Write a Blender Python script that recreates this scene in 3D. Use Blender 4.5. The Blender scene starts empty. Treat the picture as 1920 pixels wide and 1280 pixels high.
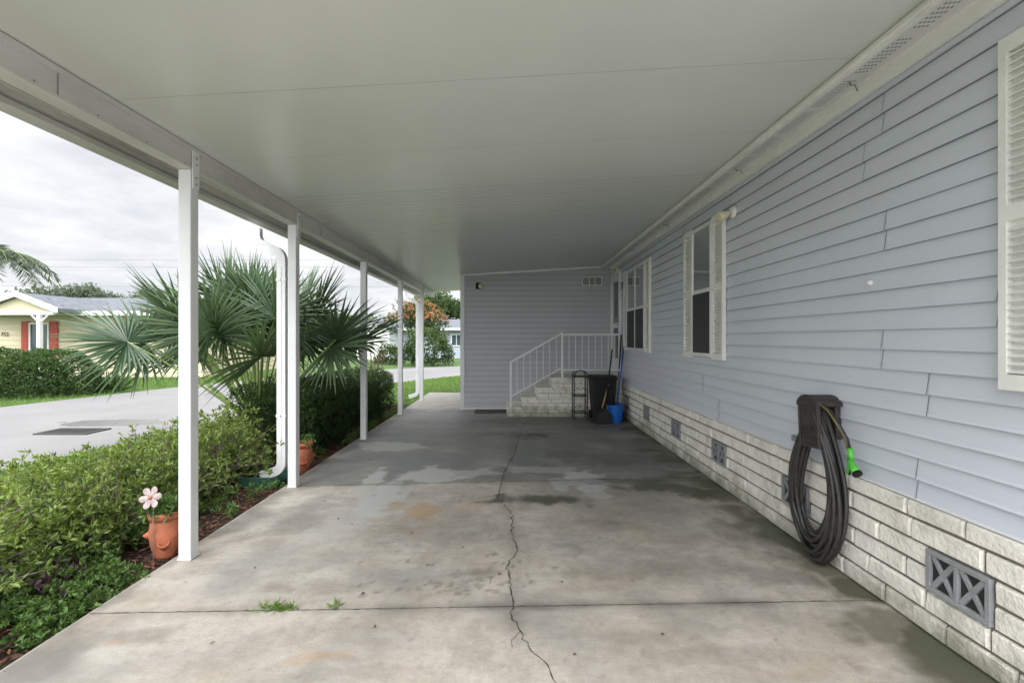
import bpy, math, random
import numpy as np
from mathutils import Vector, Matrix, noise as mn
random.seed(7); rng=np.random.default_rng(7)
scene=bpy.context.scene
col=scene.collection
W={}   # world origin of every object
# ------------------------------------------------------------------ materials
def new_mat(name):
    m=bpy.data.materials.new(name); m.use_nodes=True
    nt=m.node_tree; bs=nt.nodes['Principled BSDF']
    return m,nt,bs
def N(nt,t,**k):
    n=nt.nodes.new(t)
    for a,b in k.items(): setattr(n,a,b)
    return n
def L(nt,a,b): nt.links.new(a,b)
def pos(nt,scale=(1,1,1)):
    g=N(nt,'ShaderNodeNewGeometry'); mp=N(nt,'ShaderNodeMapping'); mp.inputs['Scale'].default_value=scale
    L(nt,g.outputs['Position'],mp.inputs['Vector']); return mp.outputs[0]
def noise(nt,vec,scale,detail=4,rough=.55):
    n=N(nt,'ShaderNodeTexNoise'); n.inputs['Scale'].default_value=scale; n.inputs['Detail'].default_value=detail
    n.inputs['Roughness'].default_value=rough; L(nt,vec,n.inputs['Vector']); return n.outputs[0]
def ramp(nt,fac,p0,p1,c0=(0,0,0,1),c1=(1,1,1,1)):
    r=N(nt,'ShaderNodeValToRGB'); e=r.color_ramp.elements
    e[0].position=p0; e[1].position=p1; e[0].color=c0; e[1].color=c1
    L(nt,fac,r.inputs[0]); return r.outputs[0]
def mix(nt,fac,a,b,mode='MIX'):
    n=N(nt,'ShaderNodeMix',data_type='RGBA',blend_type=mode)
    for i,x in ((0,fac),(6,a),(7,b)):
        if hasattr(x,'is_linked'): L(nt,x,n.inputs[i])
        elif i==0: n.inputs[0].default_value=x
        else: n.inputs[i].default_value=(*x[:3],1)
    return n.outputs[2]
def math_(nt,op,a,b=0.0,c=None):
    n=N(nt,'ShaderNodeMath',operation=op)
    for i,x in enumerate((a,b) if c is None else (a,b,c)):
        if hasattr(x,'is_linked'): L(nt,x,n.inputs[i])
        else: n.inputs[i].default_value=x
    return n.outputs[0]
def bump(nt,bs,h,strength=.2,dist=.01):
    b=N(nt,'ShaderNodeBump'); b.inputs['Strength'].default_value=strength; b.inputs['Distance'].default_value=dist
    L(nt,h,b.inputs['Height']); L(nt,b.outputs[0],bs.inputs['Normal'])
def simple(name,c,rough=.5,var=.12,scale=6,sc=(1,1,1),bmp=0,bscale=60,metal=0,dirt=0,spec=None,low=None):
    m,nt,bs=new_mat(name); v=pos(nt,sc)
    n=noise(nt,v,scale)
    lo=[x*(1-var) for x in c]; hi=[min(1,x*(1+var)) for x in c]
    cc=ramp(nt,n,.3,.7,(*lo,1),(*hi,1))
    if dirt:
        d=ramp(nt,noise(nt,v,scale*.37,8,.7),.52,.75)
        f=math_(nt,'MULTIPLY',d,dirt)
        cc=mix(nt,f,cc,[x*.45 for x in (c[0],c[1]*.97,c[2]*.85)])
    if low:   # grime gathering at the foot (height based)
        s_=N(nt,'ShaderNodeSeparateXYZ'); L(nt,pos(nt),s_.inputs[0])
        hz=math_(nt,'ADD',s_.outputs[2],math_(nt,'MULTIPLY',math_(nt,'SUBTRACT',noise(nt,pos(nt),3.5,8,.7),.5),.7))
        g_=ramp(nt,hz,.0,.20,(1,1,1,1),(0,0,0,1)); cc=mix(nt,math_(nt,'MULTIPLY',g_,low),cc,(.16,.165,.09))
    L(nt,cc,bs.inputs['Base Color'])
    bs.inputs['Roughness'].default_value=rough; bs.inputs['Metallic'].default_value=metal
    if spec is not None: bs.inputs['Specular IOR Level'].default_value=spec
    if bmp: bump(nt,bs,noise(nt,pos(nt),bscale,5),bmp)
    return m
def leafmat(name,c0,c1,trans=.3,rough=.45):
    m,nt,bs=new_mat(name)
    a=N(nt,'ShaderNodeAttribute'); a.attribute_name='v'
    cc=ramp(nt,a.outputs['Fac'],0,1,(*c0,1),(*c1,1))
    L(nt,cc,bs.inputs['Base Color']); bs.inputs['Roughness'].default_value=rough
    t=N(nt,'ShaderNodeBsdfTranslucent'); 
    tc=mix(nt,1.0,cc,(1.0,1.0,.45),'MULTIPLY'); L(nt,tc,t.inputs[0])
    ms=N(nt,'ShaderNodeMixShader'); ms.inputs[0].default_value=trans
    L(nt,bs.outputs[0],ms.inputs[1]); L(nt,t.outputs[0],ms.inputs[2])
    L(nt,ms.outputs[0],nt.nodes['Material Output'].inputs[0]); return m

WHITE=simple('white_painted_aluminium',(.72,.73,.74),.38,.05,3,dirt=.4)
BEAMW=simple('weathered_white_aluminium',(.62,.61,.58),.42,.08,2.5,(1,.6,2),dirt=.65)
TRIM=simple('white_trim',(.78,.78,.75),.45,.06,5,dirt=.3)
CEIL=simple('ceiling_panel',(.675,.70,.66),.30,.05,.7,bmp=.06,bscale=2.2,dirt=.10)
CEILS=simple('ceiling_seam',(.30,.31,.29),.5)
SID=simple('vinyl_siding',(.60,.635,.71),.40,.05,1.3,(1,.5,1),dirt=.18,bmp=.12,bscale=4)
SIDD=simple('siding_seam',(.20,.215,.24),.6)
SHEDSID=simple('shed_siding',(.46,.47,.50),.45,.04,1.5,(.5,1,1),dirt=.12)
BRICK=simple('painted_slump_brick',(.78,.755,.69),.85,.12,9,dirt=.65,bmp=.9,bscale=45,low=.75)
MORT=simple('mortar',(.16,.15,.13),.95,.3,12,bmp=.6)
VENT=simple('grey_vent_block',(.25,.26,.27),.8,.15,15,bmp=.3)
DARK=simple('dark_opening',(.02,.02,.022),.8)
BLACK=simple('black_plastic',(.010,.010,.011),.55,.3,20,spec=.3)
BROWNBLK=simple('weathered_black_plastic',(.045,.038,.035),.5,.3,25,bmp=.1)
HOSE=simple('rubber_hose',(.030,.028,.027),.42,.4,30)
YEL=simple('hose_stripe',(.26,.22,.06),.5)
GREEN=simple('lime_plastic',(.10,.50,.06),.35)
BLUE=simple('blue_plastic',(.01,.12,.50),.35,.1)
TERRA=simple('terracotta',(.44,.14,.07),.75,.25,14,dirt=.6,bmp=.2)
METALB=simple('black_wrought_iron',(.02,.02,.02),.5)
WOOD=simple('wood_handle',(.45,.28,.13),.6)
BLIND=simple('blind_slat',(.55,.64,.63),.6)
MAT=simple('door_mat_fibre',(.07,.055,.045),.95,.4,60,bmp=.5)
BARK=simple('bark',(.14,.11,.085),.9,.35,12,bmp=.6,bscale=30)
CREAM=simple('cream_siding',(.58,.51,.36),.6,.04,2)
GREYSID=simple('grey_blue_siding',(.34,.37,.43),.6,.04,2)
REDSH=simple('red_shutter',(.44,.085,.055),.6)
SHING=simple('grey_shingle',(.15,.16,.18),.95,.25,6,bmp=.3,spec=.1)
GLASSD=simple('dark_window_glass',(.05,.08,.09),.08)
STEEL=simple('steel',(.45,.45,.45),.35,metal=.8)
LAMPG=simple('lamp_glass',(.68,.62,.44),.25)
SPLASH=simple('dark_green_plastic',(.02,.07,.05),.5)
PETAL=simple('painted_metal_petal',(.40,.32,.31),.5,.35,45)
WIRE=simple('wire',(.12,.12,.12),.6)
# glass
GLASS,nt,bs=new_mat('window_glass'); 
gl=N(nt,'ShaderNodeBsdfGlossy'); gl.inputs['Roughness'].default_value=.03; tr=N(nt,'ShaderNodeBsdfTransparent'); tr.inputs[0].default_value=(.8,.86,.85,1)
fr=N(nt,'ShaderNodeFresnel'); fr.inputs[0].default_value=1.5; ms=N(nt,'ShaderNodeMixShader')
L(nt,fr.outputs[0],ms.inputs[0]);L(nt,tr.outputs[0],ms.inputs[1]);L(nt,gl.outputs[0],ms.inputs[2]);L(nt,ms.outputs[0],nt.nodes['Material Output'].inputs[0])
SCREEN,nt,bs=new_mat('insect_screen'); bs.inputs['Base Color'].default_value=(.03,.032,.034,1); bs.inputs['Roughness'].default_value=.6
tr=N(nt,'ShaderNodeBsdfTransparent'); ms=N(nt,'ShaderNodeMixShader'); ms.inputs[0].default_value=.78
L(nt,tr.outputs[0],ms.inputs[1]);L(nt,bs.outputs[0],ms.inputs[2]);L(nt,ms.outputs[0],nt.nodes['Material Output'].inputs[0])
# perforated soffit
SOFF,nt,bs=new_mat('perforated_soffit'); g=N(nt,'ShaderNodeNewGeometry'); s=N(nt,'ShaderNodeSeparateXYZ'); L(nt,g.outputs['Position'],s.inputs[0])
def cell(o,p):
    f=math_(nt,'FRACT',math_(nt,'DIVIDE',o,p)); return math_(nt,'ABSOLUTE',math_(nt,'SUBTRACT',f,.5))
cx=cell(s.outputs[0],.018); cy=cell(s.outputs[1],.03)
dd=math_(nt,'ADD',math_(nt,'POWER',cx,2.),math_(nt,'POWER',cy,2.)); hole=math_(nt,'LESS_THAN',dd,.07)
b1=math_(nt,'GREATER_THAN',s.outputs[0],1.765); b2=math_(nt,'LESS_THAN',s.outputs[0],1.84)
seg=math_(nt,'LESS_THAN',cell(s.outputs[1],.36),.44)
hole=math_(nt,'MULTIPLY',math_(nt,'MULTIPLY',hole,seg),math_(nt,'MULTIPLY',b1,b2))
L(nt,mix(nt,hole,(.66,.67,.66),(.10,.10,.10)),bs.inputs['Base Color']); bs.inputs['Roughness'].default_value=.5
# grass ground
GRASS,nt,bs=new_mat('lawn'); v=pos(nt)
c=mix(nt,ramp(nt,noise(nt,v,.5,6),.35,.65),(.055,.115,.018),(.11,.20,.035))
c=mix(nt,ramp(nt,noise(nt,v,14,6,.7),.3,.7),c,(.045,.085,.02)); L(nt,c,bs.inputs['Base Color']); bs.inputs['Roughness'].default_value=.9
bump(nt,bs,noise(nt,v,40,5,.8),.8,.03)
ROAD,nt,bs=new_mat('concrete_road'); v=pos(nt)
c=mix(nt,ramp(nt,noise(nt,v,.35,6,.6),.3,.7),(.17,.168,.168),(.235,.23,.23))
c=mix(nt,math_(nt,'MULTIPLY',ramp(nt,noise(nt,v,60,4,.8),.4,.75),.35),c,(.09,.085,.085))
sx_=N(nt,'ShaderNodeSeparateXYZ'); L(nt,v,sx_.inputs[0])
wx=math_(nt,'DIVIDE',math_(nt,'ADD',sx_.outputs[0],6.9),1.1); wy=math_(nt,'DIVIDE',math_(nt,'SUBTRACT',sx_.outputs[1],8.25),.42)
wr=math_(nt,'ADD',math_(nt,'ADD',math_(nt,'MULTIPLY',wx,wx),math_(nt,'MULTIPLY',wy,wy)),math_(nt,'MULTIPLY',noise(nt,v,2.5,4),1.6))
wet=math_(nt,'LESS_THAN',wr,1.5); c=mix(nt,math_(nt,'MULTIPLY',wet,.55),c,(.06,.06,.062))
L(nt,c,bs.inputs['Base Color']); L(nt,math_(nt,'SUBTRACT',.82,math_(nt,'MULTIPLY',wet,.55)),bs.inputs['Roughness'])
bump(nt,bs,noise(nt,v,90,4),.3)
BOUNCE=simple('bounce_slab_concrete',(.52,.50,.46),.85,.12,2,dirt=.3,bmp=.2)  # pale concrete for the added light-bouncing ground behind the camera
SOIL,nt,bs=new_mat('mulch_soil'); v=pos(nt)
c=mix(nt,ramp(nt,noise(nt,v,28,8,.75),.35,.65),(.03,.018,.013),(.14,.07,.045)); L(nt,c,bs.inputs['Base Color']); bs.inputs['Roughness'].default_value=.95
bump(nt,bs,noise(nt,v,35,8,.8),1,.05)
# carport slab concrete
CONC,nt,bs=new_mat('stained_concrete'); v=pos(nt)
at=N(nt,'ShaderNodeAttribute'); at.attribute_name='stain'; sp=N(nt,'ShaderNodeSeparateColor'); L(nt,at.outputs['Color'],sp.inputs[0])
a2=N(nt,'ShaderNodeAttribute'); a2.attribute_name='stain2'; sp2=N(nt,'ShaderNodeSeparateColor'); L(nt,a2.outputs['Color'],sp2.inputs[0])
c=mix(nt,ramp(nt,noise(nt,v,.9,8,.68),.37,.63),(.40,.35,.29),(.54,.50,.445))
c=mix(nt,math_(nt,'MULTIPLY',ramp(nt,noise(nt,v,3.3,10,.80),.44,.66),.68),c,(.255,.22,.175))
c=mix(nt,math_(nt,'MULTIPLY',ramp(nt,noise(nt,pos(nt,(1,3,1)),2.2,8,.7),.5,.72),.48),c,(.63,.60,.555))
c=mix(nt,math_(nt,'MULTIPLY',ramp(nt,noise(nt,v,19,8,.8),.49,.70),.46),c,(.22,.195,.16))
c=mix(nt,sp2.outputs[0],c,(.175,.183,.18))          # damp zone
c=mix(nt,sp.outputs[1],c,(.46,.46,.44))            # pale
c=mix(nt,sp.outputs[0],c,(.066,.062,.052))            # dark
c=mix(nt,sp.outputs[2],c,(.40,.235,.10))            # rust
c=mix(nt,sp2.outputs[1],c,(.048,.057,.022))          # algae
c=mix(nt,math_(nt,'MULTIPLY',ramp(nt,noise(nt,v,150,3,.8),.40,.76),.42),c,(.15,.135,.12))
L(nt,c,bs.inputs['Base Color'])
r=math_(nt,'SUBTRACT',.78,math_(nt,'MULTIPLY',sp2.outputs[0],.22)); L(nt,r,bs.inputs['Roughness'])
bump(nt,bs,noise(nt,v,130,5,.7),.25,.006)
CRACK=simple('crack_dirt',(.06,.055,.043),.95,.5,40)
# leaf mats
AZ=leafmat('azalea_leaf',(.04,.08,.016),(.26,.35,.08))
BOX=leafmat('boxwood_leaf',(.02,.05,.010),(.075,.14,.03))
GC=leafmat('groundcover_leaf',(.04,.09,.02),(.15,.26,.06))
PALM=leafmat('palm_leaf',(.03,.065,.03),(.17,.25,.135),.20,.36)
PET=simple('palm_petiole',(.22,.31,.09),.5,.2,8)
FOL=leafmat('tree_leaf',(.025,.055,.015),(.09,.15,.035))
FOL2=leafmat('hazy_tree_leaf',(.07,.10,.07),(.15,.19,.13))
ORA=leafmat('orange_blossom',(.34,.14,.07),(.60,.27,.15))
GB=leafmat('grass_blade',(.06,.13,.018),(.19,.32,.05))
MUL=leafmat('mulch_chip',(.05,.022,.014),(.22,.10,.06),.0,.9)
PURP=leafmat('purple_leaf',(.05,.025,.045),(.12,.06,.09))
DRY=leafmat('dry_leaf',(.10,.07,.03),(.25,.17,.07),.1)

# ------------------------------------------------------------------ builder
class B:
    def __init__(s): s.v=[];s.f=[];s.m=[]
    def poly(s,pts,m=0):
        i=len(s.v); s.v+= [tuple(p) for p in pts]; s.f.append(tuple(range(i,i+len(pts)))); s.m.append(m)
    def box(s,x0,x1,y0,y1,z0,z1,m=0,R=None,o=None):
        P=[(x,y,z) for z in (z0,z1) for y in (y0,y1) for x in (x0,x1)]
        if R is not None: P=[tuple(R@Vector(p)+Vector(o)) for p in P]
        i=len(s.v); s.v+=P
        for f in ((0,2,3,1),(4,5,7,6),(0,1,5,4),(2,6,7,3),(0,4,6,2),(1,3,7,5)):
            s.f.append(tuple(i+k for k in f)); s.m.append(m)
    def tube(s,pts,r,n=8,m=0,cap=True):
        pts=[Vector(p) for p in pts]; k=len(pts)
        rs=r if isinstance(r,(list,tuple)) else [r]*k
        t=(pts[1]-pts[0]).normalized(); a=Vector((0,0,1)) if abs(t.z)<.9 else Vector((1,0,0))
        u=t.cross(a).normalized(); base=len(s.v)
        for i,p in enumerate(pts):
            t=(pts[min(i+1,k-1)]-pts[max(i-1,0)]).normalized()
            u=(u-t*u.dot(t)).normalized(); w=t.cross(u)
            for j in range(n):
                an=2*math.pi*j/n; s.v.append(tuple(p+(u*math.cos(an)+w*math.sin(an))*rs[i]))
        for i in range(k-1):
            for j in range(n):
                a=base+i*n+j; b=base+i*n+(j+1)%n; s.f.append((a,b,b+n,a+n)); s.m.append(m)
        if cap:
            s.f.append(tuple(base+j for j in reversed(range(n)))); s.m.append(m)
            s.f.append(tuple(base+(k-1)*n+j for j in range(n))); s.m.append(m)
    def lathe(s,c,prof,n=24,m=0,R=None):
        base=len(s.v); c=Vector(c)
        for r,z in prof:
            for j in range(n):
                an=2*math.pi*j/n; p=Vector((r*math.cos(an),r*math.sin(an),z))
                if R is not None: p=R@p
                s.v.append(tuple(c+p))
        for i in range(len(prof)-1):
            for j in range(n):
                a=base+i*n+j; b=base+i*n+(j+1)%n; s.f.append((a,b,b+n,a+n)); s.m.append(m)
    def prismy(s,prof,y0,y1,m=0,closed=True):   # prof (x,z) extruded on y
        i=len(s.v); n=len(prof); s.v+=[(x,y0,z) for x,z in prof]+[(x,y1,z) for x,z in prof]
        for k in range(n if closed else n-1):
            a=i+k;b=i+(k+1)%n; s.f.append((a,b,b+n,a+n)); s.m.append(m)
        if closed:
            s.f.append(tuple(range(i,i+n))); s.m.append(m); s.f.append(tuple(range(i+2*n-1,i+n-1,-1))); s.m.append(m)
    def prismx(s,prof,x0,x1,m=0):   # prof (y,z)
        i=len(s.v); n=len(prof); s.v+=[(x0,y,z) for y,z in prof]+[(x1,y,z) for y,z in prof]
        for k in range(n):
            a=i+k;b=i+(k+1)%n; s.f.append((a,b,b+n,a+n)); s.m.append(m)
        s.f.append(tuple(range(i,i+n))); s.m.append(m); s.f.append(tuple(range(i+2*n-1,i+n-1,-1))); s.m.append(m)
    def obj(s,name,mats,parent=None,smooth=False,bevel=0,**p):
        return mkobj(name,np.array(s.v,float),s.f,mats,parent,smooth,bevel,s.m,**p)
def mkobj(name,v,f,mats,parent=None,smooth=False,bevel=0,mi=None,attr=None,**p):
    lo=v.min(0); hi=v.max(0); o=np.array([(lo[0]+hi[0])/2,(lo[1]+hi[1])/2,lo[2]])
    me=bpy.data.meshes.new(name); me.from_pydata((v-o).tolist(),[],f if isinstance(f,list) else f.tolist())
    for m in (mats if isinstance(mats,(list,tuple)) else [mats]): me.materials.append(m)
    if mi is not None and len(me.materials)>1: me.polygons.foreach_set('material_index',np.array(mi,dtype=np.int32))
    if smooth: me.polygons.foreach_set('use_smooth',np.ones(len(me.polygons),dtype=bool))
    if attr is not None:
        for k,a in attr.items():
            if a.ndim==1:
                at=me.attributes.new(k,'FLOAT','POINT'); at.data.foreach_set('value',a.astype(np.float32))
            else:
                at=me.attributes.new(k,'FLOAT_COLOR','POINT'); at.data.foreach_set('color',a.astype(np.float32).ravel())
    me.update()
    ob=bpy.data.objects.new(name,me); col.objects.link(ob); place(ob,o,parent)
    if bevel:
        b=ob.modifiers.new('bevel','BEVEL'); b.width=bevel; b.segments=2; b.limit_method='ANGLE'
    for k,x in p.items(): ob[k]=x
    return ob
def place(ob,o,parent):
    o=Vector(o); W[ob.name]=o
    if parent is not None: ob.parent=parent; ob.location=o-W[parent.name]
    else: ob.location=o
def empty(name,o,**p):
    e=bpy.data.objects.new(name,None); col.objects.link(e); e.empty_display_size=.2; place(e,o,p.pop('parent',None))
    for k,x in p.items(): e[k]=x
    return e
def text_obj(name,txt,size,loc,rot,mat,parent,**p):
    cu=bpy.data.curves.new(name,'FONT'); cu.body=txt; cu.size=size; cu.extrude=.003; cu.align_x='CENTER'
    t=bpy.data.objects.new(name+'_c',cu); col.objects.link(t)
    bpy.context.view_layer.update(); dg=bpy.context.evaluated_depsgraph_get()
    me=bpy.data.meshes.new_from_object(t.evaluated_get(dg)); bpy.data.objects.remove(t)
    R=Matrix.Rotation(rot[2],4,'Z')@Matrix.Rotation(rot[0],4,'X'); me.transform(R)
    me.materials.clear(); me.materials.append(mat); ob=bpy.data.objects.new(name,me); col.objects.link(ob); place(ob,loc,parent)
    for k,x in p.items(): ob[k]=x
    return ob
def leafgeo(P,D,Ln,Wd,fold=.25,up=None):
    n=len(P); D=D/np.linalg.norm(D,axis=1,keepdims=True)
    r=rng.normal(size=(n,3)) if up is None else up+rng.normal(size=(n,3))*.35
    S=np.cross(D,r); S/=np.linalg.norm(S,axis=1,keepdims=True)+1e-9
    U=np.cross(S,D); Ln=np.broadcast_to(Ln,(n,))[:,None]; Wd=np.broadcast_to(Wd,(n,))[:,None]
    mid=P+D*Ln*.55
    V=np.stack([P,mid+S*Wd*.5+U*Wd*fold,P+D*Ln,mid-S*Wd*.5+U*Wd*fold],1).reshape(-1,3)
    i=np.arange(n)[:,None]*4
    F=np.concatenate([i+np.array([[0,1,2]]),i+np.array([[0,2,3]])],1).reshape(-1,3)
    return V,F
def leafobj(name,P,D,Ln,Wd,mat,val,parent=None,up=None,**p):
    V,F=leafgeo(P,D,Ln,Wd,up=up)
    return mkobj(name,V,F,mat,parent,attr={'v':np.repeat(val,4)},**p)
def sph(n):
    d=rng.normal(size=(n,3)); return d/np.linalg.norm(d,axis=1,keepdims=True)
def rosettes(C,O,k,Ln,Wd,spread=.9):
    n=len(C); P=np.repeat(C,k,0)+rng.normal(size=(n*k,3))*Ln*.12; D=np.repeat(O,k,0)*.55+sph(n*k)*spread
    lv=Ln*rng.uniform(.6,1.2,n*k); return P,D,lv,Wd*rng.uniform(.7,1.2,n*k)
def clumped(center,rad,n,freq=1.7,amp=.35,shell=(.62,1.0),zmin=-.3,seed=0):
    c=np.array(center); d=sph(int(n*1.5)); d=d[d[:,2]>zmin][:n]
    out=[];
    for q in d:
        a=1+amp*mn.fractal(Vector(q*freq)+Vector((seed*7.1,seed*3.3,0)),1,2,3)
        out.append(a)
    a=np.array(out)[:,None]; t=rng.uniform(0,1,(len(d),1))**.5*(shell[1]-shell[0])+shell[0]
    return c+d*a*t*np.array(rad),d,t[:,0]

H=1.35
def gp(px,py,h=H):
    d=h*900/(py-635.); return ((px-961)*d/900,d)

# ------------------------------------------------------------------ ground
def sheet(name,pts,z,mat,**p):
    b=B(); b.poly([(x,y,z) for x,y in pts]); return b.obj(name,mat,**p)
sheet('ground',[(-400,-60),(400,-60),(400,600),(-400,600)],-.1,GRASS,kind='structure')
right=[(-5.7,-30),(-5.65,3),(-5.6,5.2),(-5.3,6.8),(-5.1,8.7),(-4.75,11.5),(-4.25,14),(-3.6,16),(-2.2,18.4),(0,20.5),(4,23),(14,27),(40,34)]
left=[(-11.5,-30),(-11.2,3),(-10.8,10),(-10.2,13.5),(-9.2,16.8),(-7.6,20),(-5.3,23.4),(-2.3,25.8),(3,28.8),(13,33),(38,41),(40,42),(40,42)]
b=B()
for i in range(len(right)-1):
    b.poly([(*right[i],-.09),(*right[i+1],-.09),(*left[i+1],-.09),(*left[i],-.09)])
b.obj('road',ROAD,kind='structure')
b=B(); b.poly([(-5.6,-14,-.085),(2.6,-14,-.085),(2.6,-1.51,-.004),(-2.2,-1.51,-.004),(-5.6,-5,-.085)]); b.obj('unseen_bounce_slab',BOUNCE,kind='structure')  # unseen slab added behind the camera to bounce light onto the ceiling
b=B(); b.poly([(-4.1,-1.2,-.06),(-2.06,-1.2,-.06),(-2.06,10.4,-.06),(-3.6,10.4,-.06),(-4.1,7,-.06)]); b.obj('mulch_bed',SOIL,kind='structure')
# ------------------------------------------------------------------ slab
xs=np.arange(-2.077,1.96,.02); ys=np.arange(-1.5,9.3,.02)
X,Y=np.meshgrid(xs,ys); nx,ny=len(xs),len(ys)
v=np.stack([X.ravel(),Y.ravel(),np.zeros(X.size)],1)
nz=np.array([mn.fractal(Vector((a*2.3,c*2.3,0)),1,2,5) for a,c,_ in v]); nz2=np.array([mn.fractal(Vector((a*9,c*9,4)),.8,2,3) for a,c,_ in v])
X=X.ravel();Y=Y.ravel(); dk=np.zeros(X.size);lt=dk.copy();ru=dk.copy();dz=dk.copy();al=dk.copy()
def blob(arr,px,py,rx,ry,val,soft=.35,nn=.5,ang=0):
    cx,cy=gp(px,py); sx=rx*cy/900; sy=abs(gp(px,py-ry)[1]-gp(px,py+ry)[1])/2
    a=(X-cx)*math.cos(ang)+(Y-cy)*math.sin(ang); c=-(X-cx)*math.sin(ang)+(Y-cy)*math.cos(ang)
    r=np.sqrt((a/sx)**2+(c/sy)**2)+nn*nz+nn*.45*nz2
    np.maximum(arr,val*np.clip((1-r)/soft,0,1),out=arr)
j2=4.39+(X+2.08)*.078
dz[:]=np.clip((Y-j2)/.05,0,1)*(.86+.4*nz)*np.clip(1.2-(Y-4.4)*.05,0,1)
dz=np.clip(np.maximum(dz, .50*np.clip((Y-3.0+nz*.8)/1.2,0,1)*np.clip((X+.3+nz)/.8,0,1)),0,1)
dz=np.maximum(dz,np.clip(.10+nz*.5,0,.45))
for a in [(712,935,42,38,.9),(690,950,25,22,.7),(800,888,75,14,.9),(1100,900,46,24,.95),(1050,908,22,14,.8),(880,885,70,8,.65),(730,835,60,9,.6),(1010,880,90,8,.5),(640,980,60,40,.45),(1120,925,30,12,.6),(700,900,18,26,.8),(760,925,12,22,.7)]: blob(lt,*a,.25,.6)
for a in [(1010,935,105,9,.85),(940,934,16,10,.85),(992,815,46,8,.85),(1105,948,15,9,.6),(1240,912,110,16,.7),(1180,862,120,16,.5),(1060,850,60,10,.5),(1000,790,200,9,.45),(1120,800,60,7,.5),(560,975,60,25,.35),(880,1075,45,10,.42),(830,1000,160,30,.25),(1250,1060,140,30,.32),(250,1190,80,22,.36),(1180,1195,90,16,.3),(1400,1000,80,30,.42),(1080,1020,60,30,.28),(1450,1080,90,20,.38),(1150,980,90,12,.34),(600,1100,120,14,.22),(1330,1230,120,20,.25),(700,1200,100,14,.2)]: blob(dk,*a,.6,.9)
for k in range(90):
    px=random.gauss(845,75); py=1090+random.gauss(0,17)-(px-845)*.08
    blob(dk,px,py,random.uniform(3,9),random.uniform(2,5),random.uniform(.35,.6),.5,.25)
for k in range(160):
    px=random.uniform(300,1600); py=random.uniform(920,1275)
    blob(dk,px,py,random.uniform(2,7),random.uniform(1.5,4),random.uniform(.15,.45),.5,.25)
for a in [(790,965,40,22,.5),(740,945,25,9,.4),(620,1228,60,14,.45),(560,1240,40,10,.35),(40,1246,22,7,.8),(155,1256,20,6,.5),(200,1205,26,8,.35),(880,950,30,14,.3),(700,1060,40,14,.2),(820,955,16,8,.5)]: blob(ru,*a,.5,.9)
wl=np.clip((X-1.60+nz*.34)/.26,0,1); al[:]=np.maximum(al,wl*.9*np.clip((2.9+nz*2-Y)/1.2,0,1)); al=np.maximum(al,wl*.85*np.clip(.75+nz*1.6,0,1))
for a in [(1600,1102,60,22,.9),(1680,1180,120,44,.65),(1800,1260,130,34,.85),(1010,938,100,7,.5),(1370,925,80,14,.7),(1550,1060,70,26,.65),(1250,915,110,10,.5),(1430,985,50,20,.5)]: blob(al,*a,.5,.8)
dk=np.maximum(dk,.5*np.clip((-1.89-X+nz*.18)/.12,0,1))
j1=2.36+(X+2.08)*.03
for jj in (j1,j2): dk=np.maximum(dk,(.34+.5*nz)*np.clip(1-abs(Y-jj)/.06,0,1)); 
al=np.maximum(al,(.6)*np.clip(1-abs(Y-j2+.07)/.14+nz*.5,0,1)*np.clip((X-.2)/.8,0,1))
crx=np.interp(Y,[2.,2.6,3.4,4.3,6],[.02,0,0,-.1,0]); dk=np.maximum(dk,(.22+.35*nz)*np.clip(1-abs(X-crx)/.07,0,1))
st=np.stack([dk,lt,ru,np.ones_like(dk)],1).clip(0,1); st2=np.stack([dz,al,dz*0,np.ones_like(dk)],1).clip(0,1)
idx=np.arange(nx*ny).reshape(ny,nx); F=np.stack([idx[:-1,:-1],idx[:-1,1:],idx[1:,1:],idx[1:,:-1]],-1).reshape(-1,4)
F=F.tolist(); mi=[0]*len(F); V=v.tolist()
def strip(pts,w,z=.003):
    global V,F,mi
    k=len(V)
    for i,(x,y) in enumerate(pts):
        p=pts[max(i-1,0)]; q=pts[min(i+1,len(pts)-1)]; t=np.array([q[0]-p[0],q[1]-p[1]]); t/=np.linalg.norm(t); ww=w[i] if hasattr(w,'__len__') else w
        V.append([x-t[1]*ww/2,y+t[0]*ww/2,z]); V.append([x+t[1]*ww/2,y-t[0]*ww/2,z])
    for i in range(len(pts)-1): F.append([k+2*i,k+2*i+1,k+2*i+3,k+2*i+2]); mi.append(1)
def crack(cp,wmul,z):
    cg=[gp(*p) for p in cp]; pts=[]
    for a,c in zip(cg[:-1],cg[1:]):
        L_=math.dist(a,c); k=max(3,int(L_/.025))
        for i in range(k):
            t=i/k; pts.append((a[0]+(c[0]-a[0])*t+random.gauss(0,.006),a[1]+(c[1]-a[1])*t+random.gauss(0,.002)))
    strip(pts,[random.uniform(.0025,.009)*wmul for p in pts],z)
crack([(972,822),(965,850),(948,880),(940,905),(933,935),(962,965),(960,1000),(972,1030),(950,1065),(958,1100),(963,1135),(958,1150),(975,1185),(1000,1225),(1030,1255),(1042,1285),(1060,1330)],1,.003)
crack([(985,790),(978,805),(972,822)],.8,.0034)
crack([(972,1030),(990,1042),(996,1060)],.35,.0036)
crack([(950,1065),(925,1080),(918,1100)],.35,.0036)
crack([(975,1185),(960,1200),(957,1222)],.35,.0036)
for y0,y1,wj in ((2.36,2.48,.006),(4.39,4.70,.008),(6.72,6.86,.010),(8.9,8.95,.010)):
    n=160; strip([(-2.077+4.0*i/n,y0+(y1-y0)*i/n+random.gauss(0,.0014)) for i in range(n+1)],[wj*random.uniform(.35,1.25) for _ in range(n+1)],.0025)
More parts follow.
